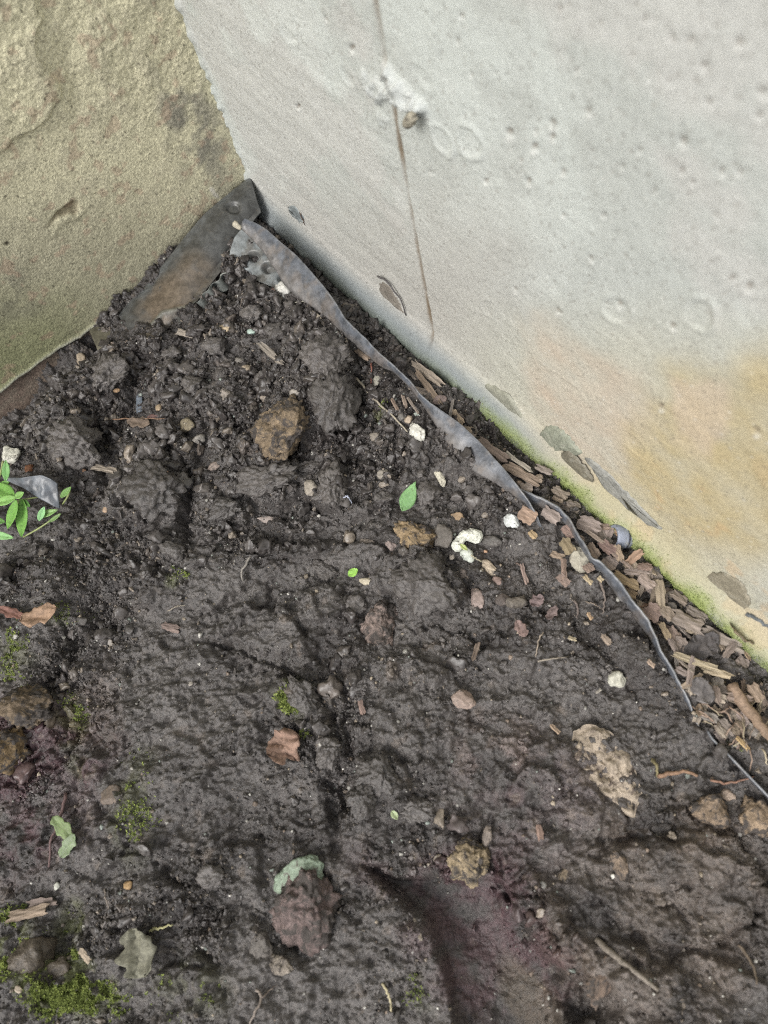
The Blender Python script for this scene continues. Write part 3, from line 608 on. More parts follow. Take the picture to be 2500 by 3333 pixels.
o = sheet('plastic_strip', [P(*a) for a, b in st2], [P(*b) for a, b in st2], 200, 8, M_plastic, stripc, stripd, .0016); tag(o, 'dark curving plastic strip between bark litter and bare soil, ending in a thin point', 'plastic strip')
st3 = [((2303, 2378, .018), (2304, 2386, -.004)), ((2316, 2402, .020), (2310, 2410, -.004)), ((2370, 2455, .022), (2363, 2463, -.004)), ((2440, 2528, .024), (2433, 2536, -.004)), ((2500, 2590, .026), (2493, 2598, -.004)), ((2620, 2715, .028), (2612, 2724, -.004))]
o = sheet('plastic_strip', [P(*a) for a, b in st3], [P(*b) for a, b in st3], 60, 6, M_plastic, stripc, None, .0016); tag(o, 'straight plastic strip seen edge-on leaving at the lower right edge', 'plastic strip')
st4 = [((1706, 1622, .030), (1700, 1628, .028)), ((1745, 1672, .024), (1738, 1676, .021)), ((1756, 1715, .016), (1750, 1717, .012)), ((1758, 1758, .008), (1753, 1758, .006))]
o = sheet('plastic_shred', [P(*a) for a, b in st4], [P(*b) for a, b in st4], 30, 4, M_plastic, stripc, None, .001); tag(o, 'thin torn shred hanging straight down from the tip of the twisted strip', 'plastic shred')

# ------------------------------------------------------------------ object builders
def ico(sub):
    import bmesh
    bm = bmesh.new(); bmesh.ops.create_icosphere(bm, subdivisions=sub, radius=1)
    V = np.array([v.co[:] for v in bm.verts]); Fc = np.array([[v.index for v in f.verts] for f in bm.faces]); bm.free(); return V, Fc
ICO = {k: ico(k) for k in (1, 2, 3, 4, 5)}
def vn3(x, y, z, s=0):
    iz = np.floor(z); f = z - iz; f = f * f * (3 - 2 * f); iz = iz.astype(np.int64)
    ix = np.floor(x); iy = np.floor(y); fx = x - ix; fy = y - iy; fx = fx * fx * (3 - 2 * fx); fy = fy * fy * (3 - 2 * fy); ix = ix.astype(np.int64); iy = iy.astype(np.int64)
    def lay(k): a = h01(ix + k * 57, iy - k * 131, s); b = h01(ix + 1 + k * 57, iy - k * 131, s); c = h01(ix + k * 57, iy + 1 - k * 131, s); d = h01(ix + 1 + k * 57, iy + 1 - k * 131, s); return (a + (b - a) * fx) * (1 - fy) + (c + (d - c) * fx) * fy
    return lay(iz) * (1 - f) + lay(iz + 1) * f
def n3d(V, sc_, s):
    r_ = 0; a = 1.; x, y, z = V[:, 0] * sc_ + 3.1, V[:, 1] * sc_ + 7.7, V[:, 2] * sc_ + 5.3
    for k in range(3):
        r_ = r_ + a * (vn3(x, y, z, s + k * 5) * 2 - 1); a *= .5; x, y, z = (x * .8 - y * .6) * 2.03, (x * .6 + y * .8) * 2.03 + 1.1, z * 2.03 + x * .2
    return r_ / 1.75 * 1.6
def rockmesh(name, sx, sy, sz, seed, sub=4, rough=.22, facets=7, fine=.07):
    V, Fc = ICO[sub]; V = V.copy(); r = np.random.default_rng(seed)
    N = r.normal(size=(facets + 5, 3)); N /= np.linalg.norm(N, axis=1, keepdims=True)
    for n_ in N:                                   # cut flat facets
        lim = r.uniform(.62, .92); d = V @ n_; V = V - np.maximum(d - lim, 0)[:, None] * n_ * .9
    V *= (1 + rough * n3d(V, 1.6, seed) + fine * n3d(V, 6, seed + 3))[:, None]
    if sub >= 4: V *= (1 + (.035 + .25 * fine) * n3d(V, 14, seed + 5))[:, None]
    if sub >= 5: V *= (1 + .035 * n3d(V, 34, seed + 7))[:, None]
    V *= np.array([sx, sy, sz])
    return mesh_from(name, V, Fc, True)
def dirw(x1, y1, x2, y2):
    a = onto(x1, y1); b = onto(x2, y2); d = b - a; return a, b, math.atan2(d[1], d[0]), float(np.hypot(d[0], d[1]))
PXM = 1 / 2503.0 * .87
seedc = [10]
def stone(name, px, py, wpx, hpx, rot, c, label, cat='stone', m=None, sub=4, emb=.35, flat=.6, rough=.2, fine=.07, group=None, facets=7, lift=0):
    seedc[0] += 1
    p = onto(px, py); k = HC / 2503 * float(np.hypot(1, np.hypot(p[0], p[1]) / HC)) * 1.0
    sx, sy = wpx * k / 2, hpx * k / 2; sz = min(sx, sy) * flat * 1.15
    me = rockmesh(name, sx, sy, sz, seedc[0] * 7, sub, rough, facets, fine)
    q = p + (CAM - p) / np.linalg.norm(CAM - p) * sz * (1 - 2 * emb) * .9
    o = add(name, me, m or M_stone, None, (q[0], q[1], p[2] + sz * (1 - 2 * emb) + lift), srgb(*c))
    o.rotation_euler = (rnd.uniform(-.2, .2), rnd.uniform(-.2, .2), math.radians(-rot))
    return tag(o, label, cat, group)
def chipmesh(name, L_, Wd, th, seed, bend=.1, jag=.16, taper=.15, nx=14, ny=6):
    r = np.random.default_rng(seed); x = np.linspace(-.5, .5, nx); y = np.linspace(-.5, .5, ny)
    endL = r.uniform(0, jag, ny); endR = r.uniform(0, jag, ny); fib = r.uniform(-.5, .5, ny)
    V = []
    ph = r.uniform(0, 6)
    for s in (1, -1):
        for i in range(nx):
            for j in range(ny):
                xx = x[i]; xx = -.5 + endL[j] + (xx + .5) * (1 - endL[j] - endR[j])
                wv_ = (1 - taper * abs(2 * xx) ** 2) * (1 + .14 * math.sin(xx * 9 + ph) * (1 if j > ny / 2 else .3)) + .08 * math.sin(xx * 23 + seed)
                z = th * (s * .5 * (1 - .5 * abs(2 * y[j]) ** 3) + (fib[j] * .55 if s > 0 else fib[j] * .2) + .25 * math.sin(xx * 11 + j * 2.2))
                z += bend * L_ * (xx * xx) * (1 if seed % 2 else -1) + Wd * .15 * (y[j] ** 2) * (1 if seed % 3 else -1)
                V.append((xx * L_, y[j] * Wd * wv_, z))
    Fc = []; n = nx * ny
    for i in range(nx - 1):
        for j in range(ny - 1):
            a = i * ny + j; Fc.append((a, a + ny, a + ny + 1, a + 1)); Fc.append((n + a, n + a + 1, n + a + ny + 1, n + a + ny))
        for j in (0, ny - 1):
            a = i * ny + j; Fc.append((a, n + a, n + a + ny, a + ny) if j == 0 else (a, a + ny, n + a + ny, n + a))
    for j in range(ny - 1):
        Fc.append((j, j + 1, n + j + 1, n + j)); a = (nx - 1) * ny + j; Fc.append((a, n + a, n + a + 1, a + 1))
    return mesh_from(name, V, Fc, False)
def chip(x1, y1, x2, y2, wpx, c, label, name='bark_chip', cat='bark chip', th=None, lift=.003, group=None, m=None, jag=.16, taper=.15, roll=None, bend=.1):
    seedc[0] += 1
    a, b, ang, L_ = dirw(x1, y1, x2, y2); L_ = L_ * 1.04; k = HC / 2503 * 1.1; wd = wpx * k; th = th or min(.0019, .0008 + wd * .06)
    me = chipmesh(name, L_, wd, th, seedc[0], bend, jag, taper)
    c0 = (a + b) / 2; pts = [gz(c0[0] + (b - a)[0] * t, c0[1] + (b - a)[1] * t) for t in (-.4, -.2, 0, .2, .4)]
    z = float(np.max(pts)); pz = math.atan2(float(pts[-1] - pts[0]), .8 * L_)
    cm = [v_ * .58 + q_ * .42 for v_, q_ in zip(c, (138, 130, 121))]
    o = add(name, me, m or M_wood, None, (c0[0], c0[1], z + lift), srgb(*cm))
    o.rotation_euler = (rnd.uniform(-.35, .35) if roll is None else roll, -np.clip(pz, -.5, .5) * .5 + rnd.uniform(-.08, .08), ang)
    return tag(o, label, cat, group)
def leafmesh(name, L_, Wd, seed, curl=.3, fold=.25, crumple=.0, shape='oval', nx=18, ny=9):
    r = np.random.default_rng(seed); V = []; ph = r.uniform(0, 6, 4)
    for i in range(nx):
        t = i / (nx - 1)
        if shape == 'oval': pr = (math.sin(math.pi * min(1, t * .98 + .02)) ** .75) * (1.0 - .25 * t)
        elif shape == 'lance': pr = math.sin(math.pi * t ** .8) ** 1.1
        else: pr = (math.sin(math.pi * t) ** .4) * (1 + .12 * math.sin(t * 13 + ph[0]) + .07 * math.sin(t * 31 + ph[1]))
        for j in range(ny):
            s = j / (ny - 1) * 2 - 1
            pj = pr * (1 if shape != 'torn' else (1 + .13 * math.sin(t * 17 + (2 if s > 0 else 5) + ph[2])))
            x = (t - .5) * L_; y = s * pj * Wd / 2
            z = fold * abs(y) + curl * L_ * ((t - .5) ** 2) * 1.2 - .0006 * math.exp(-(s / .12) ** 2)
            z += crumple * Wd * (math.sin(x / L_ * 9 + ph[0] + s * 2) * .5 + math.sin(s * 5 + t * 7 + ph[1]) * .5 + .5 * math.sin(t * 19 + s * 9 + ph[3]))
            z += .00035 * math.sin(t * 60 + abs(s) * 8)
            V.append((x, y, z))
    me = mesh_from(name, V, gridfaces(nx, ny), True); return me
def leaf(x1, y1, x2, y2, wpx, c, label, name='leaf', cat='leaf', curl=.3, fold=.25, crumple=0., shape='oval', lift=.004, m=None, group=None, tilt=(0, 0), h=None, parent=None, th=.0004):
    seedc[0] += 1
    if h is None: a, b, ang, L_ = dirw(x1, y1, x2, y2)
    else: a, b = P(x1, y1, h), P(x2, y2, h); d = b - a; ang = math.atan2(d[1], d[0]); L_ = float(np.hypot(d[0], d[1]))
    k = HC / 2503 * 1.1
    me = leafmesh(name, L_, wpx * k, seedc[0], curl, fold, crumple, shape)
    c0 = (a + b) / 2
    z = h if h is not None else float(max(gz(c0[0] + (b - a)[0] * t, c0[1] + (b - a)[1] * t) for t in (-.35, 0, .35)))
    loc = np.array([c0[0], c0[1], z + lift])
    if parent is not None: loc = loc - np.array(parent.location)
    o = add(name, me, m or M_leaf, parent, loc, srgb(*c)); o.rotation_euler = (tilt[0], tilt[1], ang)
    md = o.modifiers.new('thickness', 'SOLIDIFY'); md.thickness = th; md.offset = 0
    return tag(o, label, cat, group)
def tube(name, pts, radii, m, c, parent=None, ns=6):
    pts = np.array(pts, float); n = len(pts); V = []; r = np.random.default_rng(len(pts) * 3 + int(abs(pts[0][0]) * 1e4))
    o0 = pts[0].copy() if parent is None else np.array(parent.location)
    for i in range(n):
        t = pts[min(i + 1, n - 1)] - pts[max(i - 1, 0)]; t /= np.linalg.norm(t) + 1e-9
        a = np.cross(t, [0, 0, 1.]); 
        if np.linalg.norm(a) < .1: a = np.cross(t, [1., 0, 0])
        a /= np.linalg.norm(a); b = np.cross(t, a)
        for k in range(ns):
            th = 2 * math.pi * k / ns; rr = radii[i] * (1 + r.uniform(-.12, .12)); V.append(pts[i] + (a * math.cos(th) + b * math.sin(th)) * rr - o0)
    Fc = [(i * ns + k, i * ns + (k + 1) % ns, (i + 1) * ns + (k + 1) % ns, (i + 1) * ns + k) for i in range(n - 1) for k in range(ns)]
    Fc += [tuple(range(ns))[::-1], tuple((n - 1) * ns + k for k in range(ns))]
    return add(name, mesh_from(name, V, Fc, True), m, parent, o0 if parent is None else (0, 0, 0), srgb(*c))
def twig(pp, rpx, c, label, name='twig', cat='twig', lift=.002, plane=None, taper=.45, group=None, n=14, wob=.0012, arch=0):
    k = HC / 2503 * 1.1
    W = []
    for q in pp:
        if plane is not None: W.append(plane(np.array(float(q[0])), np.array(float(q[1])), lift))
        else:
            p = onto(q[0], q[1]); W.append(p + np.array([0, 0, lift + (q[2] if len(q) > 2 else 0)]))
    W = interp_pts(W, n); r = np.random.default_rng(int(pp[0][0]) + 5)
    if plane is None:
        zg = np.array([gz(w[0], w[1]) for w in W]); W[:, 2] = np.maximum(W[:, 2], zg + lift * .8)
        W[:, 2] = np.convolve(np.pad(W[:, 2], 1, 'edge'), [.25, .5, .25], 'valid'); W[:, 2] += arch * np.sin(np.linspace(0, np.pi, n))
    W[1:-1] += r.normal(0, wob * .4, (n - 2, 3))
    o = tube(name, W, rpx * k / 2 * (1 - taper * np.linspace(0, 1, n) ** 1.5), M_twig, c)
    return tag(o, label, cat, group)
def patch(pts, off, c, label, m=None, dome=.0012, rim=.0008, name='dried_film', cat='film patch', lift=.0008, footz=True, crum=.0006):
    """thin film on the right wall: outline in photo positions laid on the wall's surface, with rim and dome"""
    pts = np.array(pts, float); cen = pts.mean(0); n = 40
    cl = interp_pts(np.vstack([pts, pts[:1]]), n + 1)[:-1]; r = np.random.default_rng(int(cen[0]))
    cl = cl + r.normal(0, 2.0, cl.shape)
    rings = [1.0, .96, .86, .6, .3]
    V = []; hs = [0.0002, rim + lift, lift + rim * .3 + dome * .5, lift + dome * .9, lift + dome]
    for q, h in zip(rings, hs):
        g = cen + (cl - cen) * q
        for a in g:
            w = RW(a[0], a[1], 0)
            if w[2] < .065:                       # follows the foot's curve
                for _ in range(4):
                    o_ = float(np.interp(w[2], zz, foot)); w = RW(a[0], a[1], o_)
            hh = h + (crum * float(fbm(np.array([a[0] / 14]), np.array([a[1] / 14]), 9, 3)[0]) if q < 1 else 0)
            V.append(w + rn * (hh + off))
    w = RW(cen[0], cen[1], 0)
    if w[2] < .065:
        for _ in range(4): w = RW(cen[0], cen[1], float(np.interp(w[2], zz, foot)))
    V.append(w + rn * (hs[-1] + off)); V = np.array(V); o0 = w.copy(); V = V - o0
    Fc = [(k * n + i, k * n + (i + 1) % n, (k + 1) * n + (i + 1) % n, (k + 1) * n + i) for k in range(len(rings) - 1) for i in range(n)]
    Fc += [((len(rings) - 1) * n + i, (len(rings) - 1) * n + (i + 1) % n, len(rings) * n) for i in range(n)]
    o = add(name, mesh_from(name, V, Fc, True), m or M_film, None, o0, srgb(*c)); return tag(o, label, cat)

# ------------------------------------------------------------------ things stuck to the right wall
patch([(938, 672), (952, 664), (970, 676), (985, 705), (1003, 745), (1005, 765), (985, 755), (960, 725), (943, 695)], 0, (122, 130, 132), 'dark blue grey oval film high on the wall beside the corner')
twig([(975, 692), (985, 712), (996, 740), (1006, 768)], 4, (84, 62, 48), 'short brown stem along the edge of the dark oval film near the corner', lift=.003, plane=RW)
twig([(957, 750), (972, 790), (985, 822), (1005, 853), (1030, 895), (1042, 915)], 8, (140, 116, 78), 'yellow brown stalk leaning on the wall foot behind the twisted strip', name='stalk', cat='stalk', lift=.006, plane=RW, taper=.2)
patch([(1233, 922), (1250, 908), (1269, 925), (1300, 975), (1327, 1027), (1308, 1030), (1290, 1020), (1254, 993), (1240, 960)], 0, (124, 116, 106), 'grey brown ragged film on the wall left of the seam', dome=.002)
twig([(1230, 899), (1255, 912), (1274, 928), (1307, 983), (1322, 1027)], 7, (84, 80, 80), 'dark grey twig stuck on the ragged film left of the seam', lift=.005, plane=RW)
patch([(1556, 1282), (1562, 1262), (1580, 1254), (1575, 1240), (1592, 1238), (1604, 1256), (1640, 1268), (1682, 1312), (1700, 1345), (1712, 1372), (1728, 1398), (1722, 1396), (1700, 1375), (1680, 1345), (1655, 1320), (1630, 1302), (1622, 1310), (1625, 1334), (1596, 1337), (1590, 1318), (1588, 1296), (1568, 1300)], 0, (140, 140, 124), 'olive grey drip of dried film with a branching head and long thin tail', dome=.0035, rim=.002)
twig([(1625, 1300), (1630, 1318), (1626, 1336)], 6, (84, 66, 50), 'tiny dark brown fleck beside the branching head of the drip', name='flake', cat='flake', lift=.002, plane=RW)
twig([(1700, 1360), (1715, 1385), (1728, 1402)], 4, (98, 100, 106), 'thin grey bristle at the tail end of the olive drip', name='bristle', cat='bristle', lift=.004, plane=RW)
twig([(1734, 1416), (1746, 1427), (1760, 1439)], 11, (128, 132, 150), 'short blue grey plastic stub on the wall between two dried films', name='plastic_stub', cat='plastic stub', lift=.004, plane=RW, taper=.1)
patch([(1760, 1430), (1763, 1405), (1775, 1388), (1795, 1381), (1833, 1398), (1865, 1432), (1904, 1476), (1880, 1482), (1845, 1466), (1806, 1474), (1779, 1457)], 0, (136, 140, 122), 'rounded olive film with curled ridges above the brown oval', dome=.004, rim=.0015, crum=.002)
patch([(1833, 1468), (1850, 1458), (1880, 1474), (1915, 1510), (1940, 1552), (1943, 1580), (1925, 1584), (1890, 1572), (1855, 1535), (1836, 1497)], .003, (114, 108, 92), 'brown speckled oval disc like a flattened seed pod stuck on the wall', name='seed_pod', cat='seed pod', dome=.003, rim=.001)
patch([(1900, 1486), (1925, 1492), (1950, 1508), (2002, 1555), (2035, 1590), (2067, 1626), (2121, 1680), (2172, 1734), (2140, 1722), (2088, 1690), (2018, 1631), (1975, 1592), (1950, 1560), (1938, 1525)], 0, (138, 138, 132), 'long grey tongue-shaped film tapering down the wall', dome=.002, rim=.0016)
patch([(2290, 1880), (2305, 1865), (2327, 1861), (2360, 1865), (2390, 1877), (2420, 1900), (2440, 1932), (2448, 1970), (2430, 1985), (2370, 1995), (2330, 1965), (2300, 1925)], 0, (136, 128, 108), 'large brown oval film on the mossy foot of the wall', dome=.0015, rim=.0014)
patch([(2370, 2012), (2400, 1990), (2440, 2002), (2475, 2022), (2500, 2042), (2560, 2100), (2540, 2130), (2480, 2105), (2430, 2088), (2385, 2050)], 0, (140, 124, 96), 'brown dried film with an orange spot at the right edge of the photo', dome=.0015, rim=.001)
twig([(2430, 1998), (2450, 2008), (2478, 2022), (2520, 2056)], 12, (98, 104, 108), 'dark grey twig lying across the mossy foot at the right edge', lift=.006, plane=lambda a, b, l: RW(a, b, .018 + l))
patch([(1500, 250 + 2), (1504, 262)][:0] or [(1350, 372), (1356, 350), (1368, 338), (1382, 345), (1388, 365), (1380, 385), (1365, 395), (1352, 388)], .009, (150, 143, 124), 'small beige pebble lodged under the white mortar lump on the seam', m=M_stone, name='pebble', cat='pebble', dome=.006, rim=.002)
# grey round plastic plug at the foot
def plug():
    K = .80; p = RW(2028, 1742, .020); ax = (rn * .75 + np.array([0, 0, .35]) - rd * .55); ax /= np.linalg.norm(ax)
    p = p - np.array([0, 0, .004]); e = empty('plastic_plug', p); tag(e, 'round blue grey plastic plug with a hollow end at the mossy wall foot', 'plastic plug')
    prof = [(-.010, .0135), (-.008, .0155), (-.002, .0165), (.006, .0168), (.012, .0162), (.0145, .0148), (.0145, .0125), (.010, .0115), (.003, .0105), (.003, .0001)]
    t1 = np.cross(ax, [0, 0, 1.]); t1 /= np.linalg.norm(t1); t2 = np.cross(ax, t1); ns = 28
    V = [ax * z * K + (t1 * math.cos(2 * math.pi * k / ns) + t2 * math.sin(2 * math.pi * k / ns)) * r * K for z, r in prof for k in range(ns)]
    Fc = [(i * ns + k, i * ns + (k + 1) % ns, (i + 1) * ns + (k + 1) % ns, (i + 1) * ns + k) for i in range(len(prof) - 1) for k in range(ns)]
    add('plug_body', mesh_from('plug_body', V, Fc, True), M_film, e, (0, 0, 0), srgb(132, 140, 158))
    V = [ax * z * K + (t1 * math.cos(2 * math.pi * k / ns) + t2 * math.sin(2 * math.pi * k / ns)) * r * K for z, r in [(-.0025, .0168), (-.0022, .0174), (-.0004, .0176), (0, .0168)] for k in range(ns)]
    Fc = [(i * ns + k, i * ns + (k + 1) % ns, (i + 1) * ns + (k + 1) % ns, (i + 1) * ns + k) for i in range(3) for k in range(ns)]
    add('collar', mesh_from('collar', V, Fc, True), M_film, e, (0, 0, 0), srgb(52, 54, 66))
plug()
twig([(2000, 1738), (2010, 1755), (2018, 1762)], 14, (150, 122, 92), 'curled tan wood shaving wedged against the round plastic plug', name='wood_shaving', cat='wood shaving', lift=.010)

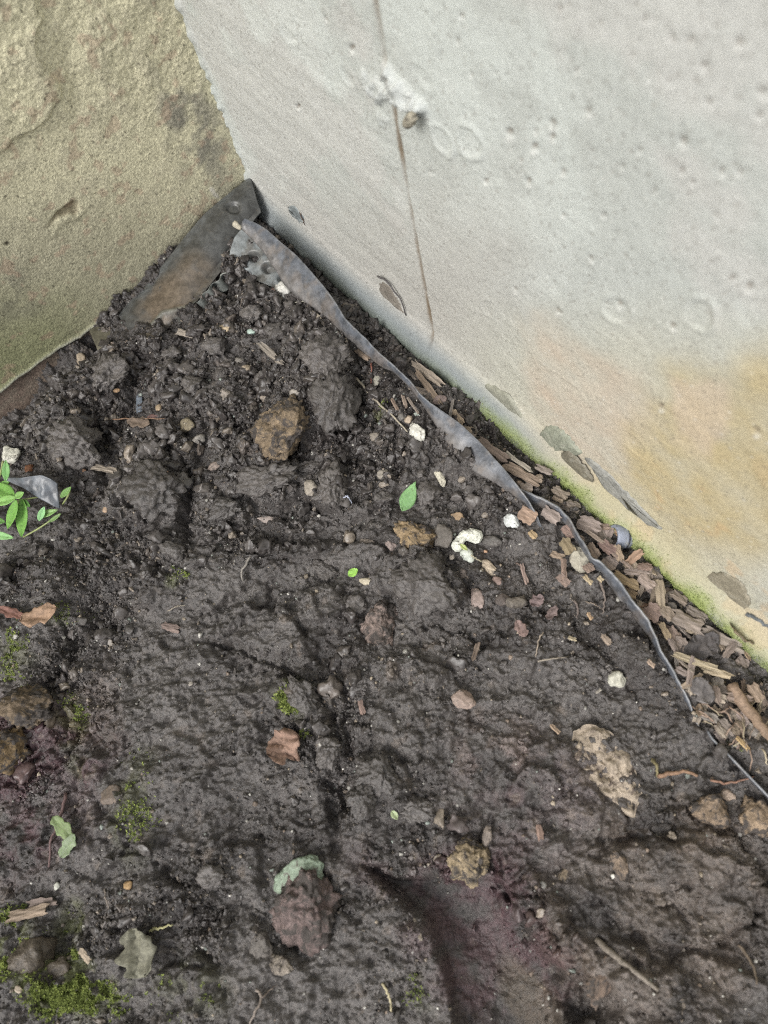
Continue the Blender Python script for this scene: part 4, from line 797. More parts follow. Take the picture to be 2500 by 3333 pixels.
# ------------------------------------------------------------------ stones and rocks on the soil (photo position, size, turn, colour)
WH_, GR, TN = (206, 204, 196), (128, 122, 114), (168, 150, 122)
ST_ = [
 ('rock', 930, 1400, 170, 165, 20, (126, 108, 84), 'large crusty brown and ochre rock between the two biggest clods', 'rock', M_rock, .3, .7),
 ('stone', 925, 952, 62, 58, 10, WH_, 'white veined round stone under the upper end of the strip', 'stone', M_white, .3, .8),
 ('stone', 872, 908, 38, 30, 10, (140, 110, 92), 'reddish brown stone just above left of the white veined stone', 'stone', M_stone, .3, .7),
 ('stone', 882, 955, 26, 34, 20, (142, 112, 104), 'small pink stone touching the white veined stone on its left', 'stone', M_stone, .3, .7),
 ('pebble', 728, 1068, 44, 26, 20, (176, 156, 124), 'tan oblong pebble in the crumbs left of the pale teal pebble', 'pebble', M_white, .3, .7),
 ('pebble', 816, 1081, 28, 20, 20, (168, 190, 178), 'pale teal pebble in the crumbly soil below the corner', 'pebble', M_white, .3, .7),
 ('pebble', 752, 1058, 18, 16, 0, (150, 138, 118), 'little tan pebble right beside the oblong tan one', 'pebble', M_stone, .3, .7),
 ('pebble', 624, 1184, 18, 22, 0, (170, 150, 116), 'ochre pebble alone in the dark crumbs below the brown sheet', 'pebble', M_white, .3, .7),
 ('pebble', 778, 1175, 32, 24, 0, (132, 126, 118), 'grey rounded pebble just left of the pale wood splinter', 'pebble', M_stone, .3, .7),
 ('pebble', 800, 1198, 30, 22, 20, (150, 134, 112), 'pair-like tan pebble under the grey one left of the splinter', 'pebble', M_stone, .3, .7),
 ('pebble', 1128, 1155, 26, 32, -30, (142, 134, 118), 'beige oval pebble on the big clod nearest the strip', 'pebble', M_stone, .2, .7),
 ('pebble', 1227, 1238, 26, 40, 10, (150, 146, 132), 'grey beige oval pebble next to the red root by the strip', 'pebble', M_stone, .3, .7),
 ('pebble', 1188, 1248, 26, 24, 0, (176, 174, 164), 'small white pebble left of the grey beige oval one', 'pebble', M_white, .3, .7),
 ('pebble', 1170, 1278, 42, 34, 30, (112, 106, 98), 'grey angular pebble beside the top end of the straw', 'pebble', M_stone, .35, .7),
 ('stone', 266, 1169, 32, 38, 0, (178, 160, 136), 'cream pitted stone near the end of the wall lip', 'stone', M_white, .25, .8),
 ('stone', 300, 1112, 52, 26, 15, (150, 128, 112), 'flat pinkish stone right under the left wall edge', 'stone', M_stone, .3, .6),
 ('pebble', 705, 700 + 530, 16, 12, 0, (170, 160, 128), 'tiny cream pebble above the angular grey stone', 'pebble', M_white, .3, .7),
 ('stone', 740, 1292, 32, 62, -25, (146, 136, 126), 'long pale stone slab set in crumbs left of the big ochre rock', 'stone', M_stone, .35, .6),
 ('stone', 612, 1384, 44, 44, 10, (134, 122, 96), 'glinting wet tan stone left of the big ochre rock', 'stone', M_stone, .35, .7),
 ('stone', 648, 1428, 38, 30, 0, (140, 134, 126), 'pale grey stone below the wet tan stone', 'stone', M_stone, .35, .7),
 ('pebble', 517, 1328, 18, 24, 0, (160, 138, 108), 'tan teardrop pebble above the brown leaf scrap', 'pebble', M_white, .3, .7),
 ('pebble', 500, 1356, 40, 18, 0, (118, 84, 78), 'dull red pebble beside the red thread root', 'pebble', M_stone, .4, .6),
 ('pebble', 380, 1271, 20, 14, 0, (150, 118, 82), 'tiny ochre pebble on the upper left clod', 'pebble', M_stone, .3, .7),
 ('stone', 455, 1312, 30, 78, -5, (98, 108, 120), 'blue grey slate-like shard standing in the crumbs', 'stone', M_stone, .35, .5),
 ('stone', 34, 1482, 60, 52, 20, (206, 204, 188), 'white angular stone at the left edge above the plant', 'stone', M_white, .3, .6),
 ('stone', 97, 1528, 28, 32, 0, (142, 92, 58), 'orange brown stone below the white angular stone', 'stone', M_stone, .3, .8),
 ('pebble', 276, 1532, 16, 12, 0, (160, 120, 90), 'tiny orange pebble left of the pale wood chip', 'pebble', M_stone, .3, .8),
 ('pebble', 535, 1548, 28, 30, 0, (150, 118, 98), 'pinkish pebble set in the split clod below the left boulder', 'pebble', M_white, .4, .7),
 ('pebble', 345, 1660, 22, 24, 10, (178, 150, 122), 'pink cream broken pebble right of the plant', 'pebble', M_white, .3, .6),
 ('stone', 1010, 1590, 52, 48, 30, (150, 140, 126), 'pale grey stone half buried in the middle clod', 'stone', M_white, .4, .6),
 ('stone', 877, 1692, 76, 26, 5, (160, 146, 138), 'row of white mottled stone just below the middle clods', 'stone', M_white, .4, .5),
 ('stone', 700, 1515, 50, 34, -20, (136, 120, 110), 'pinkish flat stone below left of the ochre rock', 'stone', M_stone, .4, .5),
 ('stone', 960, 1278, 34, 36, 20, (158, 150, 140), 'white flecked stone on the face of the biggest clod', 'stone', M_white, .4, .6),
 ('stone', 1357, 1405, 44, 74, -35, (204, 202, 190), 'white stone with a dark drilled hole at the end of the straw', 'stone', M_white, .2, .8),
 ('pebble', 1330, 1366, 28, 28, 0, (166, 148, 126), 'round tan pebble touching the white stone with a hole', 'pebble', M_white, .3, .8),
 ('pebble', 1349, 1432, 26, 22, 0, (138, 150, 156), 'blue grey pebble under the white stone with a hole', 'pebble', M_stone, .3, .7),
 ('pebble', 1308, 1358, 24, 26, 0, (108, 104, 98), 'dark grey pebble left of the round tan pebble', 'pebble', M_stone, .3, .7),
 ('pebble', 1311, 1442, 24, 14, 30, (168, 158, 142), 'small pale chip-like pebble left below the blue grey one', 'pebble', M_white, .3, .7),
 ('stone', 1225, 1424, 44, 34, 20, (134, 124, 112), 'grey flat stone with a bright edge below the straw', 'stone', M_white, .35, .5),
 ('stone', 1433, 1556, 24, 70, -28, (192, 186, 166), 'narrow white stone above right of the long green leaf', 'stone', M_white, .25, .8),
 ('pebble', 1503, 1560, 28, 20, -20, (142, 130, 116), 'small pale stone right of the narrow white stone', 'pebble', M_white, .35, .7),
 ('stone', 1252, 1544, 44, 36, -30, (146, 138, 126), 'grey mottled stone upper left of the long green leaf', 'stone', M_white, .4, .6),
 ('stone', 1492, 1683, 46, 34, 10, (154, 128, 96), 'triangular ochre stone midway between green leaf and strip', 'stone', M_white, .35, .6),
 ('stone', 1350, 1752, 125, 95, 25, (142, 120, 86), 'domed ochre crusted stone below the long green leaf', 'rock', M_rock, .3, .8),
 ('stone', 1441, 1750, 62, 84, -10, (112, 106, 100), 'dark grey stone with white patches beside the ochre dome', 'stone', M_white, .3, .7),
 ('stone', 1192, 1764, 64, 26, 5, (146, 134, 124), 'half buried pale stone left of the ochre domed stone', 'stone', M_white, .45, .5),
 ('stone', 1274, 1774, 34, 44, -35, (146, 130, 124), 'small pinkish white stone on the slope of the ochre dome', 'stone', M_white, .4, .6),
 ('stone', 1500, 1738, 46, 20, 25, (120, 124, 124), 'dark shiny slate flake above the white crescent stone', 'stone', M_stone, .4, .4),
 ('pebble', 1472, 1812, 18, 26, 10, (176, 164, 150), 'tiny white triangular pebble below the patchy grey stone', 'pebble', M_white, .3, .6),
 ('stone', 1602, 1760, 56, 36, 20, (96, 92, 88), 'low grey stone right of the white crescent stone', 'stone', M_stone, .4, .5),
 ('pebble', 1580, 1795, 16, 12, 10, (178, 140, 108), 'tiny orange pebble beneath the low grey stone', 'pebble', M_white, .3, .7),
 ('stone', 1665, 1696, 50, 50, 20, (204, 208, 206), 'bright white stone touching the torn bark below the strip', 'stone', M_white, .25, .7),
 ('stone', 1583, 1848, 102, 40, 38, (190, 172, 148), 'cream bone-shaped stone below the white crescent', 'stone', M_white, .25, .7),
 ('stone', 1552, 1950, 46, 72, -20, (150, 132, 124), 'pinkish pitted stone below the bone-shaped stone', 'stone', M_white, .35, .6),
 ('stone', 1508, 1875, 30, 46, -10, (130, 118, 112), 'small pinkish grey stone left of the bone-shaped one', 'stone', M_stone, .4, .6),
 ('pebble', 1618, 1895, 34, 42, -20, (138, 116, 108), 'crumbled pink pebble right of the pitted stone', 'pebble', M_white, .4, .5),
 ('pebble', 1680, 1962, 64, 46, 0, (108, 100, 90), 'smooth olive grey egg-like pebble with a dark notch', 'pebble', M_stone, .2, .8),
 ('pebble', 1638, 1950, 46, 42, 0, (92, 82, 76), 'dark round pebble just left of the olive egg-like one', 'pebble', M_stone, .35, .7),
 ('stone', 1888, 1826, 54, 86, -10, (166, 160, 142), 'pale grey pointed stone beside the curving strip', 'stone', M_white, .25, .8),
 ('pebble', 1866, 1788, 26, 30, -10, (196, 184, 154), 'cream pebble on top of the pale pointed stone', 'pebble', M_white, .1, .7),
 ('pebble', 1191, 1890, 42, 24, 8, (182, 170, 144), 'cream pebble touching the small green leaf piece', 'pebble', M_white, .35, .7),
 ('rock', 1236, 2035, 120, 124, 20, (122, 106, 98), 'rounded pink and grey rock in the middle of the soil', 'rock', M_rock, .35, .75),
 ('stone', 1508, 2275, 62, 76, -35, (150, 130, 118), 'pale pink speckled stone below the middle of the bare soil', 'stone', M_white, .4, .5),
 ('stone', 2000, 2520, 190, 285, -22, (176, 156, 130), 'big flat pale beige stone sunk in the soil near the strip', 'rock', M_rock, .42, .30),
 ('rock', 2310, 2640, 110, 78, 5, (134, 114, 92), 'mottled cream and black rock left of the last rock by the edge', 'rock', M_rock, .4, .5),
 ('rock', 2450, 2652, 86, 104, 10, (146, 124, 98), 'mottled cream rock at the right edge under the straight strip', 'rock', M_rock, .35, .6),
 ('stone', 2372, 2592, 46, 34, 10, (160, 140, 122), 'small pale stone above the two mottled rocks', 'stone', M_white, .35, .6),
 ('stone', 2008, 2212, 50, 46, 20, (184, 182, 166), 'white and black speckled stone alone on the dark soil', 'stone', M_white, .3, .7),
 ('rock', 1522, 2795, 112, 124, 10, (146, 128, 98), 'tan ochre rock above the brown hollow', 'rock', M_rock, .3, .7),
 ('stone', 1588, 2722, 30, 56, 15, (122, 110, 100), 'grey oval stone standing just above the tan ochre rock', 'stone', M_stone, .3, .7),
 ('stone', 985, 2850, 150, 90, -15, (132, 150, 128), 'pale green flat stone under the dark pink clod', 'stone', M_white, .35, .4),
 ('rock', 1000, 2960, 165, 190, 5, (108, 92, 88), 'big rough pinkish clod rock with holes near the bottom', 'rock', M_rock, .3, .6),
 ('stone', 850, 3080, 62, 92, 0, (104, 98, 92), 'oblong grey stone lower left of the big pinkish rock', 'stone', M_stone, .4, .6),
 ('stone', 908, 3142, 66, 42, 10, (128, 118, 106), 'small rough pale stone below the oblong grey one', 'stone', M_rock, .35, .6),
 ('rock', 90, 2300, 150, 110, 10, (110, 94, 74), 'crumbling brown rock at the left edge, upper of two', 'rock', M_rock, .35, .6),
 ('rock', 25, 2445, 110, 110, 0, (122, 100, 66), 'ochre brown rock cut by the left edge, lower of two', 'rock', M_rock, .3, .7),
 ('stone', 365, 2590, 60, 60, 0, (112, 98, 86), 'tan grey stone flush in the soil left of the smooth mud', 'stone', M_white, .45, .4),
 ('stone', 1845, 2850, 46, 46, 10, (130, 114, 92), 'small ochre stone flush with the brown soil lower right', 'stone', M_rock, .42, .4),
 ('stone', 2020, 2820, 40, 70, -15, (128, 110, 92), 'curved pale stone in the brown soil below the big flat stone', 'stone', M_rock, .42, .4),
 ('stone', 1965, 3190, 70, 120, 25, (118, 100, 86), 'pale brown stone half buried left of the grey twig', 'stone', M_rock, .42, .4),
 ('stone', 110, 3110, 110, 110, 20, (94, 84, 72), 'brown grey block of hard earth between the moss cushions', 'rock', M_clod, .3, .7),
 ('stone', 190, 3160, 70, 60, 10, (96, 86, 74), 'smaller brown block of hard earth right of the larger block', 'rock', M_clod, .3, .7),
 ('pebble', 185, 2885, 16, 22, 0, (190, 190, 176), 'tiny white pebble left of the pair above the wood pieces', 'pebble', M_white, .3, .7),
 ('pebble', 418, 2882, 26, 24, 0, (170, 136, 88), 'small orange ochre pebble above the crumpled grey leaf', 'pebble', M_white, .35, .7),
 ('pebble', 60, 3222, 24, 14, 20, (180, 164, 144), 'cream pebble in the moss at lower left', 'pebble', M_white, .3, .7),
 ('pebble', 268, 2020, 34, 26, 0, (84, 80, 76), 'dark pebble near the diagonal crack', 'pebble', M_stone, .4, .7),
 ('pebble', 620, 2225, 16, 16, 0, (150, 142, 132), 'speck-like white pebble on the smooth mud', 'pebble', M_white, .4, .5),
]
STO = []
for (nm, a, b, c_, d_, r_, cc, lab, cat, m_, emb, fl) in ST_:
    big = max(c_, d_) > 90
    if nm == 'stone' and big and (a, b) != (985, 2850) and cat == 'rock': nm = 'rock'
    if (a, b) == (2000, 2520): continue
    STO.append(stone(nm, a, b, c_ * 1.08, d_ * 1.08, r_, cc, lab, cat, m_, 5 if max(c_, d_) > 120 else (4 if max(c_, d_) > 40 else 3), emb + .06, fl, (.28 if m_ is M_rock else .18), (.16 if m_ is M_rock else .05)))
# crescent stone
def lumpy(o, a=.05, sc_=120):
    co = np.empty(len(o.data.vertices) * 3, np.float32); o.data.vertices.foreach_get('co', co); V = co.reshape(-1, 3).astype(float); c = V.mean(0)
    V = V + np.stack([fbm(V[:, 0] * sc_ + 7 * q, V[:, 1] * sc_ + V[:, 2] * sc_, 900 + q, 2) for q in range(3)], 1) * .0045 * a / .22; V[:, 2] *= .75
    o.data.vertices.foreach_set('co', V.ravel().astype(np.float32)); o.data.polygons.foreach_set('use_smooth', np.zeros(len(o.data.polygons), bool)); o.data.update()
def crescent():
    pts = [(1492, 1800), (1490, 1775), (1505, 1752), (1530, 1742), (1552, 1748), (1553, 1772)]
    W = interp_pts([onto(a, b) + np.array([0, 0, .004]) for a, b in pts], 16)
    o = tube('stone', W, [.003, .005, .006, .006, .0055, .0055, .006, .006, .006, .0065, .007, .0075, .008, .0085, .007, .004], M_white, (212, 214, 200), ns=9)
    lumpy(o); tag(o, 'white crescent-shaped stone or shell curling around dark soil', 'stone')
    W = interp_pts([onto(a, b) + np.array([0, 0, .003]) for a, b in [(1506, 1792), (1520, 1806), (1530, 1822), (1540, 1830)]], 8)
    o = tube('stone', W, [.004, .006, .0065, .0065, .006, .005, .004, .002], M_white, (196, 202, 190), ns=8); tag(o, 'small white stone sliver just below the crescent stone', 'stone')
crescent()
def slab(name, pts, c, label, cat, m, dome=.006, side=.006, emb=.003, rough_=.0016, seed=3):
    pts = np.array(pts, float); n = 72; cl = interp_pts(np.vstack([pts, pts[:1]]), n + 1)[:-1]; cen = cl.mean(0); th = np.linspace(0, 2 * np.pi, n, endpoint=False)
    cl = cl + (cl - cen) * (.05 * fbm(np.cos(th) * 3, np.sin(th) * 3, seed, 4))[:, None]
    g = np.array([onto(a, b) for a, b in cl]); c0 = onto(*cen); zb = float(np.median(g[:, 2])); g[:, 2] = zb
    rings = np.concatenate([[1.03, 1.0], np.linspace(.97, .04, 26)]); V = []
    c0[2] = zb
    for q in rings:
        W = c0 + (g - c0) * q; h = (-side if q > 1.01 else (-emb if q > .99 else -emb + (side + emb) * sst(1.0, .86, q))) + dome * (1 - q * q) * .5
        rr = rough_ * (fbm(W[:, 0] * 60, W[:, 1] * 60, seed + 1, 4) * 1.6 + 1.3 * fbm(W[:, 0] * 220, W[:, 1] * 220, seed + 2, 3) - 1.6 * (1 - np.abs(fbm(W[:, 0] * 35, W[:, 1] * 70, seed + 4, 2))) ** 6)
        W = W.copy(); W[:, 2] = zb + h + (rr if q < .99 else 0); V.append(W)
    V.append(c0[None] + np.array([[0, 0, side + dome * .5]])); V = np.concatenate(V); k = len(rings)
    Fc = [(a * n + i, a * n + (i + 1) % n, (a + 1) * n + (i + 1) % n, (a + 1) * n + i) for a in range(k - 1) for i in range(n)] + [((k - 1) * n + i, (k - 1) * n + (i + 1) % n, k * n) for i in range(n)]
    V = V - c0; return tag(add(name, mesh_from(name, V, Fc, True), m, None, c0, srgb(*c)), label, cat)
slab('rock', [(1868, 2384), (1905, 2362), (1955, 2372), (2005, 2400), (2046, 2440), (2066, 2500), (2076, 2550), (2092, 2596), (2064, 2618), (2066, 2662), (2030, 2648), (1985, 2606), (1930, 2560), (1890, 2515), (1862, 2460)], (160, 145, 126), 'big flat pale beige stone sunk in the soil near the strip', 'rock', M_slab, dome=.003, side=.0015, emb=.002, rough_=.0022)
# ------------------------------------------------------------------ loose clods that sit on the soil
CL = [(225, 1215, 95, 70, 20, 'lumpy dark clod beside the end of the wall lip'), (345, 1225, 110, 100, -20, 'largest clod below the plastic sheet end'), (245, 1440, 165, 130, 15, 'flat-faced grey clod right of the white angular stone'),
      (505, 1590, 190, 150, 35, 'broad grey clod above the deep crack at left'), (1060, 1170, 150, 130, 30, 'upper half of the big clod near the strip'), (1085, 1310, 150, 190, 10, 'lower smooth half of the big clod near the strip'),
      (1075, 1590, 115, 120, 40, 'knobbly clod right above the dark gap in mid photo'), (870, 1560, 190, 110, 5, 'wide clod below the large ochre rock'), (1385, 1905, 200, 150, 22, 'big rounded grey clod left of the bone-shaped stone'),
      (560, 1150, 60, 50, 0, 'wedge clod at the lower edge of the brown sheet'), (620, 1260, 70, 60, 30, 'dark clod in the crumbs between slate shard and pale slab'), (860, 1230, 80, 60, 10, 'pale topped clod below the wood splinter'),
      (720, 1230, 60, 56, 0, 'pinkish dark clod left of the wood splinter'), (900, 1080, 70, 60, 0, 'clod under the tan chip near the strip'), (820, 1020, 60, 55, 20, 'clod below left of the white veined stone'), (700, 1130, 66, 54, 0, 'clod in the crumbs right of the sheet corner'),
      (560, 1790, 80, 56, 20, 'clod at the bottom of the deep crack'), (730, 1660, 110, 64, -10, 'ridge clod left of the mottled stone row'), (1235, 2530, 120, 100, 10, 'dark wet clod with shining top near the middle bottom'),
      (1070, 2440, 90, 84, 30, 'grey clod below the crumpled orange leaf to its right'), (1180, 2600, 90, 110, 20, 'upright clod beside the dark split in the soil'), (980, 2260, 110, 76, 40, 'clod carrying the small moss tuft'),
      (1350, 2640, 110, 70, 10, 'clod over the tiny eggshell bit'), (1010, 1520, 80, 40, 0, 'clod wedged under the ochre rock'), (1250, 1620, 60, 44, 0, 'small clod left of the long green leaf'), (1385, 1610, 80, 70, 0, 'clod on which the long green leaf leans'),
      (1150, 1975, 80, 60, 0, 'clod above left of the pink grey rock'), (1060, 1860, 90, 50, 20, 'clod left of the small green leaf piece'), (130, 1945, 70, 26, -10, 'long dark clod at the left above the dry leaf'), (690, 2860, 70, 60, 0, 'flat clod with fissures lower left of centre')]
for a, b, c_, d_, r_, lab in CL:
    g = rnd.uniform(.88, 1.12)
    stone('soil_clod', a, b, c_ * 1.08, d_ * 1.08, r_, (86 * g, 81 * g, 78 * g), lab, 'clod', M_clod, 5 if c_ > 80 else 4, .32, .62, .32, .20, facets=8)

# ------------------------------------------------------------------ wood, bark, leaves, twigs
BR, DB, PK, YT, GB = (122, 108, 98), (88, 78, 72), (134, 116, 110), (172, 156, 126), (124, 117, 110)
CH = [
 (855, 1140, 926, 1196, 24, (140, 130, 118), 'pale torn wood splinter in the crumbs above the ochre rock', 'wood splinter'), (1012, 1020, 1052, 1048, 14, (150, 138, 116), 'short cream wood chip under the upper strip', 'wood chip'),
 (1160, 1140, 1210, 1180, 26, (140, 114, 90), 'curled tan bark flake under the strip beside the straw', 'bark chip'), (312, 1532, 392, 1545, 26, (146, 132, 116), 'pale weathered wood chip right of the plant', 'wood chip'),
 (600, 905, 640, 925, 20, (150, 140, 124), 'cream chip at the sheet edge', 'wood chip'), (575, 1085, 640, 1100, 26, (148, 136, 120), 'pale wood chip at the lower tip of the brown sheet', 'wood chip'),
 (1688, 1668, 1746, 1705, 48, (156, 118, 92), 'torn orange brown bark touching the bright white stone', 'bark chip'), (1722, 1735, 1745, 1760, 20, (168, 134, 78), 'small yellow bark bit under the torn orange bark', 'bark chip'),
 (1740, 1530, 1800, 1555, 22, BR, 'brown bark chip against the wall foot above the oval film', 'bark chip'), (1640, 1525, 1760, 1590, 36, (128, 104, 84), 'split tan bark piece lying along the mossy foot', 'bark chip'),
 (1640, 1480, 1735, 1552, 16, (156, 148, 132), 'long pale splinter above the split tan bark', 'wood splinter'), (1545, 1430, 1655, 1515, 34, (112, 90, 80), 'smooth pinkish brown bark strip behind the widest part of the strip', 'bark chip'),
 (1345, 1195, 1448, 1265, 26, (134, 118, 100), 'grey tan wood piece lying along the wall foot by the seam', 'wood chip'), (1355, 1230, 1440, 1330, 20, (122, 98, 74), 'curved brown bark stick behind the strip below the seam', 'bark chip'),
 (1475, 1345, 1512, 1395, 18, (158, 132, 98), 'tan flake behind the strip above its widest part', 'bark chip'), (1312, 1292, 1325, 1335, 13, (134, 112, 94), 'small upright brown chip right of the straw', 'bark chip'),
 (1325, 1300, 1365, 1350, 9, (126, 110, 96), 'thin brown splinter right of the small upright chip', 'wood splinter'), (1280, 1318, 1298, 1345, 12, (118, 92, 74), 'brown chip below the small pebble near the red root', 'bark chip'),
 (1795, 1600, 1850, 1630, 30, (128, 112, 96), 'grey tan bark chip under the mossy edge right of the oval film', 'bark chip'), (1875, 1700, 1955, 1735, 48, PK, 'rounded pinkish bark flake left of the plastic plug', 'bark chip'),
 (1762, 1665, 1820, 1712, 36, PK, 'pinkish brown bark flake between the strip tips', 'bark chip'), (1838, 1745, 1905, 1768, 14, (134, 110, 96), 'narrow brown splinter crossing the curving strip', 'wood splinter'),
 (1905, 1740, 2000, 1798, 12, (146, 124, 108), 'long thin splinter running under the plastic plug', 'wood splinter'), (1912, 1775, 1945, 1825, 26, (140, 116, 98), 'brown ribbed chip right of the pale pointed stone', 'bark chip'),
 (1950, 1775, 1995, 1815, 34, (116, 84, 80), 'red brown round bark flake below the plug', 'bark chip'), (1962, 1825, 2005, 1858, 38, PK, 'pink brown flat flake above the strip bend', 'bark chip'),
 (2000, 1786, 2018, 1840, 22, (168, 140, 110), 'light orange chip standing below the plug', 'bark chip'), (1985, 1810, 2055, 1870, 11, (130, 106, 94), 'slender stalk across the bark pile below the plug', 'wood splinter'),
 (2030, 1850, 2088, 1800, 24, (164, 120, 90), 'fan-shaped orange bark fragment against the moss', 'bark chip'), (2072, 1850, 2122, 1855, 24, (108, 78, 66), 'dark red brown chip tucked under the mossy foot', 'bark chip'),
 (2025, 1872, 2110, 1868, 22, PK, 'pink brown pod-like bark piece lying level', 'bark chip'), (2121, 1845, 2072, 1952, 13, (142, 126, 110), 'grey ribbed stick laid steeply over the bark pile', 'wood splinter'),
 (2075, 1880, 2122, 1925, 34, (152, 130, 120), 'pale pinkish flake under the grey ribbed stick', 'bark chip'), (2140, 1888, 2150, 1992, 27, (150, 132, 104), 'tan upright ridged bark piece right of the ribbed stick', 'bark chip'),
 (1990, 1880, 2080, 1925, 34, (138, 112, 70), 'yellow brown fibrous wood beside the strip bend', 'wood chip'), (2030, 1930, 2070, 1950, 26, (142, 110, 66), 'short yellow brown wood end next to the strip', 'wood chip'),
 (2098, 1978, 2145, 2022, 46, (132, 102, 92), 'square reddish bark chip right of the strip', 'bark chip'), (2150, 1985, 2185, 2025, 36, (136, 118, 100), 'tan rough flake right of the square reddish chip', 'bark chip'),
 (2175, 2008, 2290, 2060, 46, (138, 122, 112), 'long grey brown layered bark, upper end', 'bark chip'), (2270, 2050, 2420, 2126, 30, (138, 124, 112), 'long grey brown layered bark, lower end by the moss', 'bark chip'),
 (2225, 1985, 2300, 2025, 28, (112, 100, 94), 'dark grey bark plate under the wall edge', 'bark chip'), (2180, 1935, 2235, 1970, 26, (104, 88, 74), 'dark brown ridged plate below the moss', 'bark chip'),
 (2170, 2050, 2210, 2100, 30, (120, 96, 84), 'brown oval flake below the long layered bark', 'bark chip'), (2185, 2085, 2225, 2120, 40, (112, 96, 88), 'greyish brown flake left of the black leaf', 'bark chip'),
 (2145, 2030, 2175, 2090, 18, (148, 124, 82), 'olive yellow curved bark sliver near the strip', 'bark chip'), (2225, 2048, 2265, 2070, 20, (150, 130, 100), 'small tan chip under the long layered bark', 'bark chip'),
 (2180, 2134, 2345, 2195, 22, (186, 168, 128), 'pale yellow split wood stick, long upper piece', 'wood chip'), (2270, 2182, 2380, 2214, 20, (180, 158, 116), 'pale yellow split wood stick, short lower piece', 'wood chip'),
 (2195, 2150, 2255, 2195, 8, (126, 112, 98), 'thin grey splinter below the pale yellow stick', 'wood splinter'), (2430, 2228, 2468, 2290, 32, (150, 122, 96), 'light brown torn chip at the right edge', 'bark chip'),
 (2350, 2270, 2440, 2285, 20, (132, 108, 94), 'pinkish wood piece left of the light brown torn chip', 'bark chip'), (2318, 2240, 2330, 2300, 18, (112, 92, 80), 'upright brown sliver below the pale yellow stick', 'bark chip'),
 (2470, 2250, 2490, 2305, 12, (108, 88, 74), 'narrow dark brown chip at the far right edge', 'bark chip'), (2385, 2400, 2435, 2445, 12, (188, 146, 72), 'yellow orange wood sliver by the straight strip', 'wood chip'),
 (1830, 1720, 1868, 1758, 30, (132, 96, 84), 'folded red brown flake left of the curving strip', 'bark chip'), (1790, 1808, 1836, 1826, 20, (140, 114, 88), 'tan chip left of the pale pointed stone', 'bark chip'),
 (1828, 1765, 1860, 1815, 34, (128, 108, 66), 'olive yellow bark piece behind the cream pebble', 'bark chip'), (1896, 1880, 1926, 1912, 15, (184, 160, 112), 'cream wood chip below the pale pointed stone', 'wood chip'),
 (1944, 1885, 1958, 1905, 14, (172, 150, 104), 'tiny cream wood end beside the strip', 'wood chip'), (1832, 1820, 1836, 1900, 16, (128, 98, 82), 'thin brown sheath left of the cream wood chip', 'bark chip'),
 (1815, 1880, 1850, 1915, 26, (112, 86, 76), 'frayed brown scrap at the base of the thin sheath', 'bark chip'), (1900, 1850, 1925, 1870, 30, (134, 106, 92), 'pinkish flake at the foot of the pale pointed stone', 'bark chip'),
 (1696, 1840, 1716, 1905, 13, (146, 116, 106), 'thin pinkish wood sliver right of the bone-shaped stone', 'wood splinter'), (1846, 2078, 1876, 2090, 12, (190, 172, 128), 'tiny square cream wood chip on bare soil', 'wood chip'),
 (1910, 2000, 1925, 2025, 12, (190, 146, 96), 'small orange cream husk on bare soil', 'husk'), (1955, 2075, 1985, 2105, 18, (140, 118, 98), 'brown shred of bark right of the square cream chip', 'bark chip'),
 (2102, 2155, 2126, 2180, 14, (164, 134, 110), 'pinkish cream chip near the end of the strip', 'wood chip'), (1935, 2262, 1956, 2246, 7, (146, 140, 128), 'tiny grey wood sliver left of the speckled white stone', 'wood splinter'),
 (40, 2985, 170, 2955, 30, (148, 122, 96), 'split light brown wood piece above the moss, lower layer', 'wood chip'), (95, 2945, 200, 2930, 28, (112, 92, 84), 'dark pinkish wood piece above the moss, upper layer', 'wood chip'),
 (262, 3085, 300, 3130, 20, (164, 142, 112), 'ochre wood chip right of the mossy bank', 'wood chip'), (530, 2035, 590, 2055, 26, (112, 88, 82), 'dull red wood chip on the edge of the smooth mud', 'wood chip'),
 (1540, 2160, 1560, 2100, 14, (110, 88, 72), 'brown bark sliver curved at a clod edge', 'bark chip'), (1790, 2360, 1822, 2390, 12, (156, 124, 92), 'orange tan sliver left of the big flat stone', 'bark chip'),
 (1750, 2680, 1762, 2740, 18, (138, 100, 84), 'orange pink root fragment above the lower brown soil', 'root'), (1175, 2280, 1185, 2330, 16, (120, 88, 78), 'reddish sliver at the edge of the crumb band', 'bark chip'),
]
for (a, b, c_, d_, wpx, cc, lab, cat) in CH:
    chip(a, b, c_, d_, wpx, cc, lab, {'bark chip': 'bark_chip', 'wood chip': 'wood_chip', 'wood splinter': 'wood_splinter', 'husk': 'seed_husk', 'root': 'root_fragment'}[cat], cat, lift=.0075 if a > 1250 and 1150 < b < 2300 and b < 1.0 * a + 120 and a > 1640 else .0035)
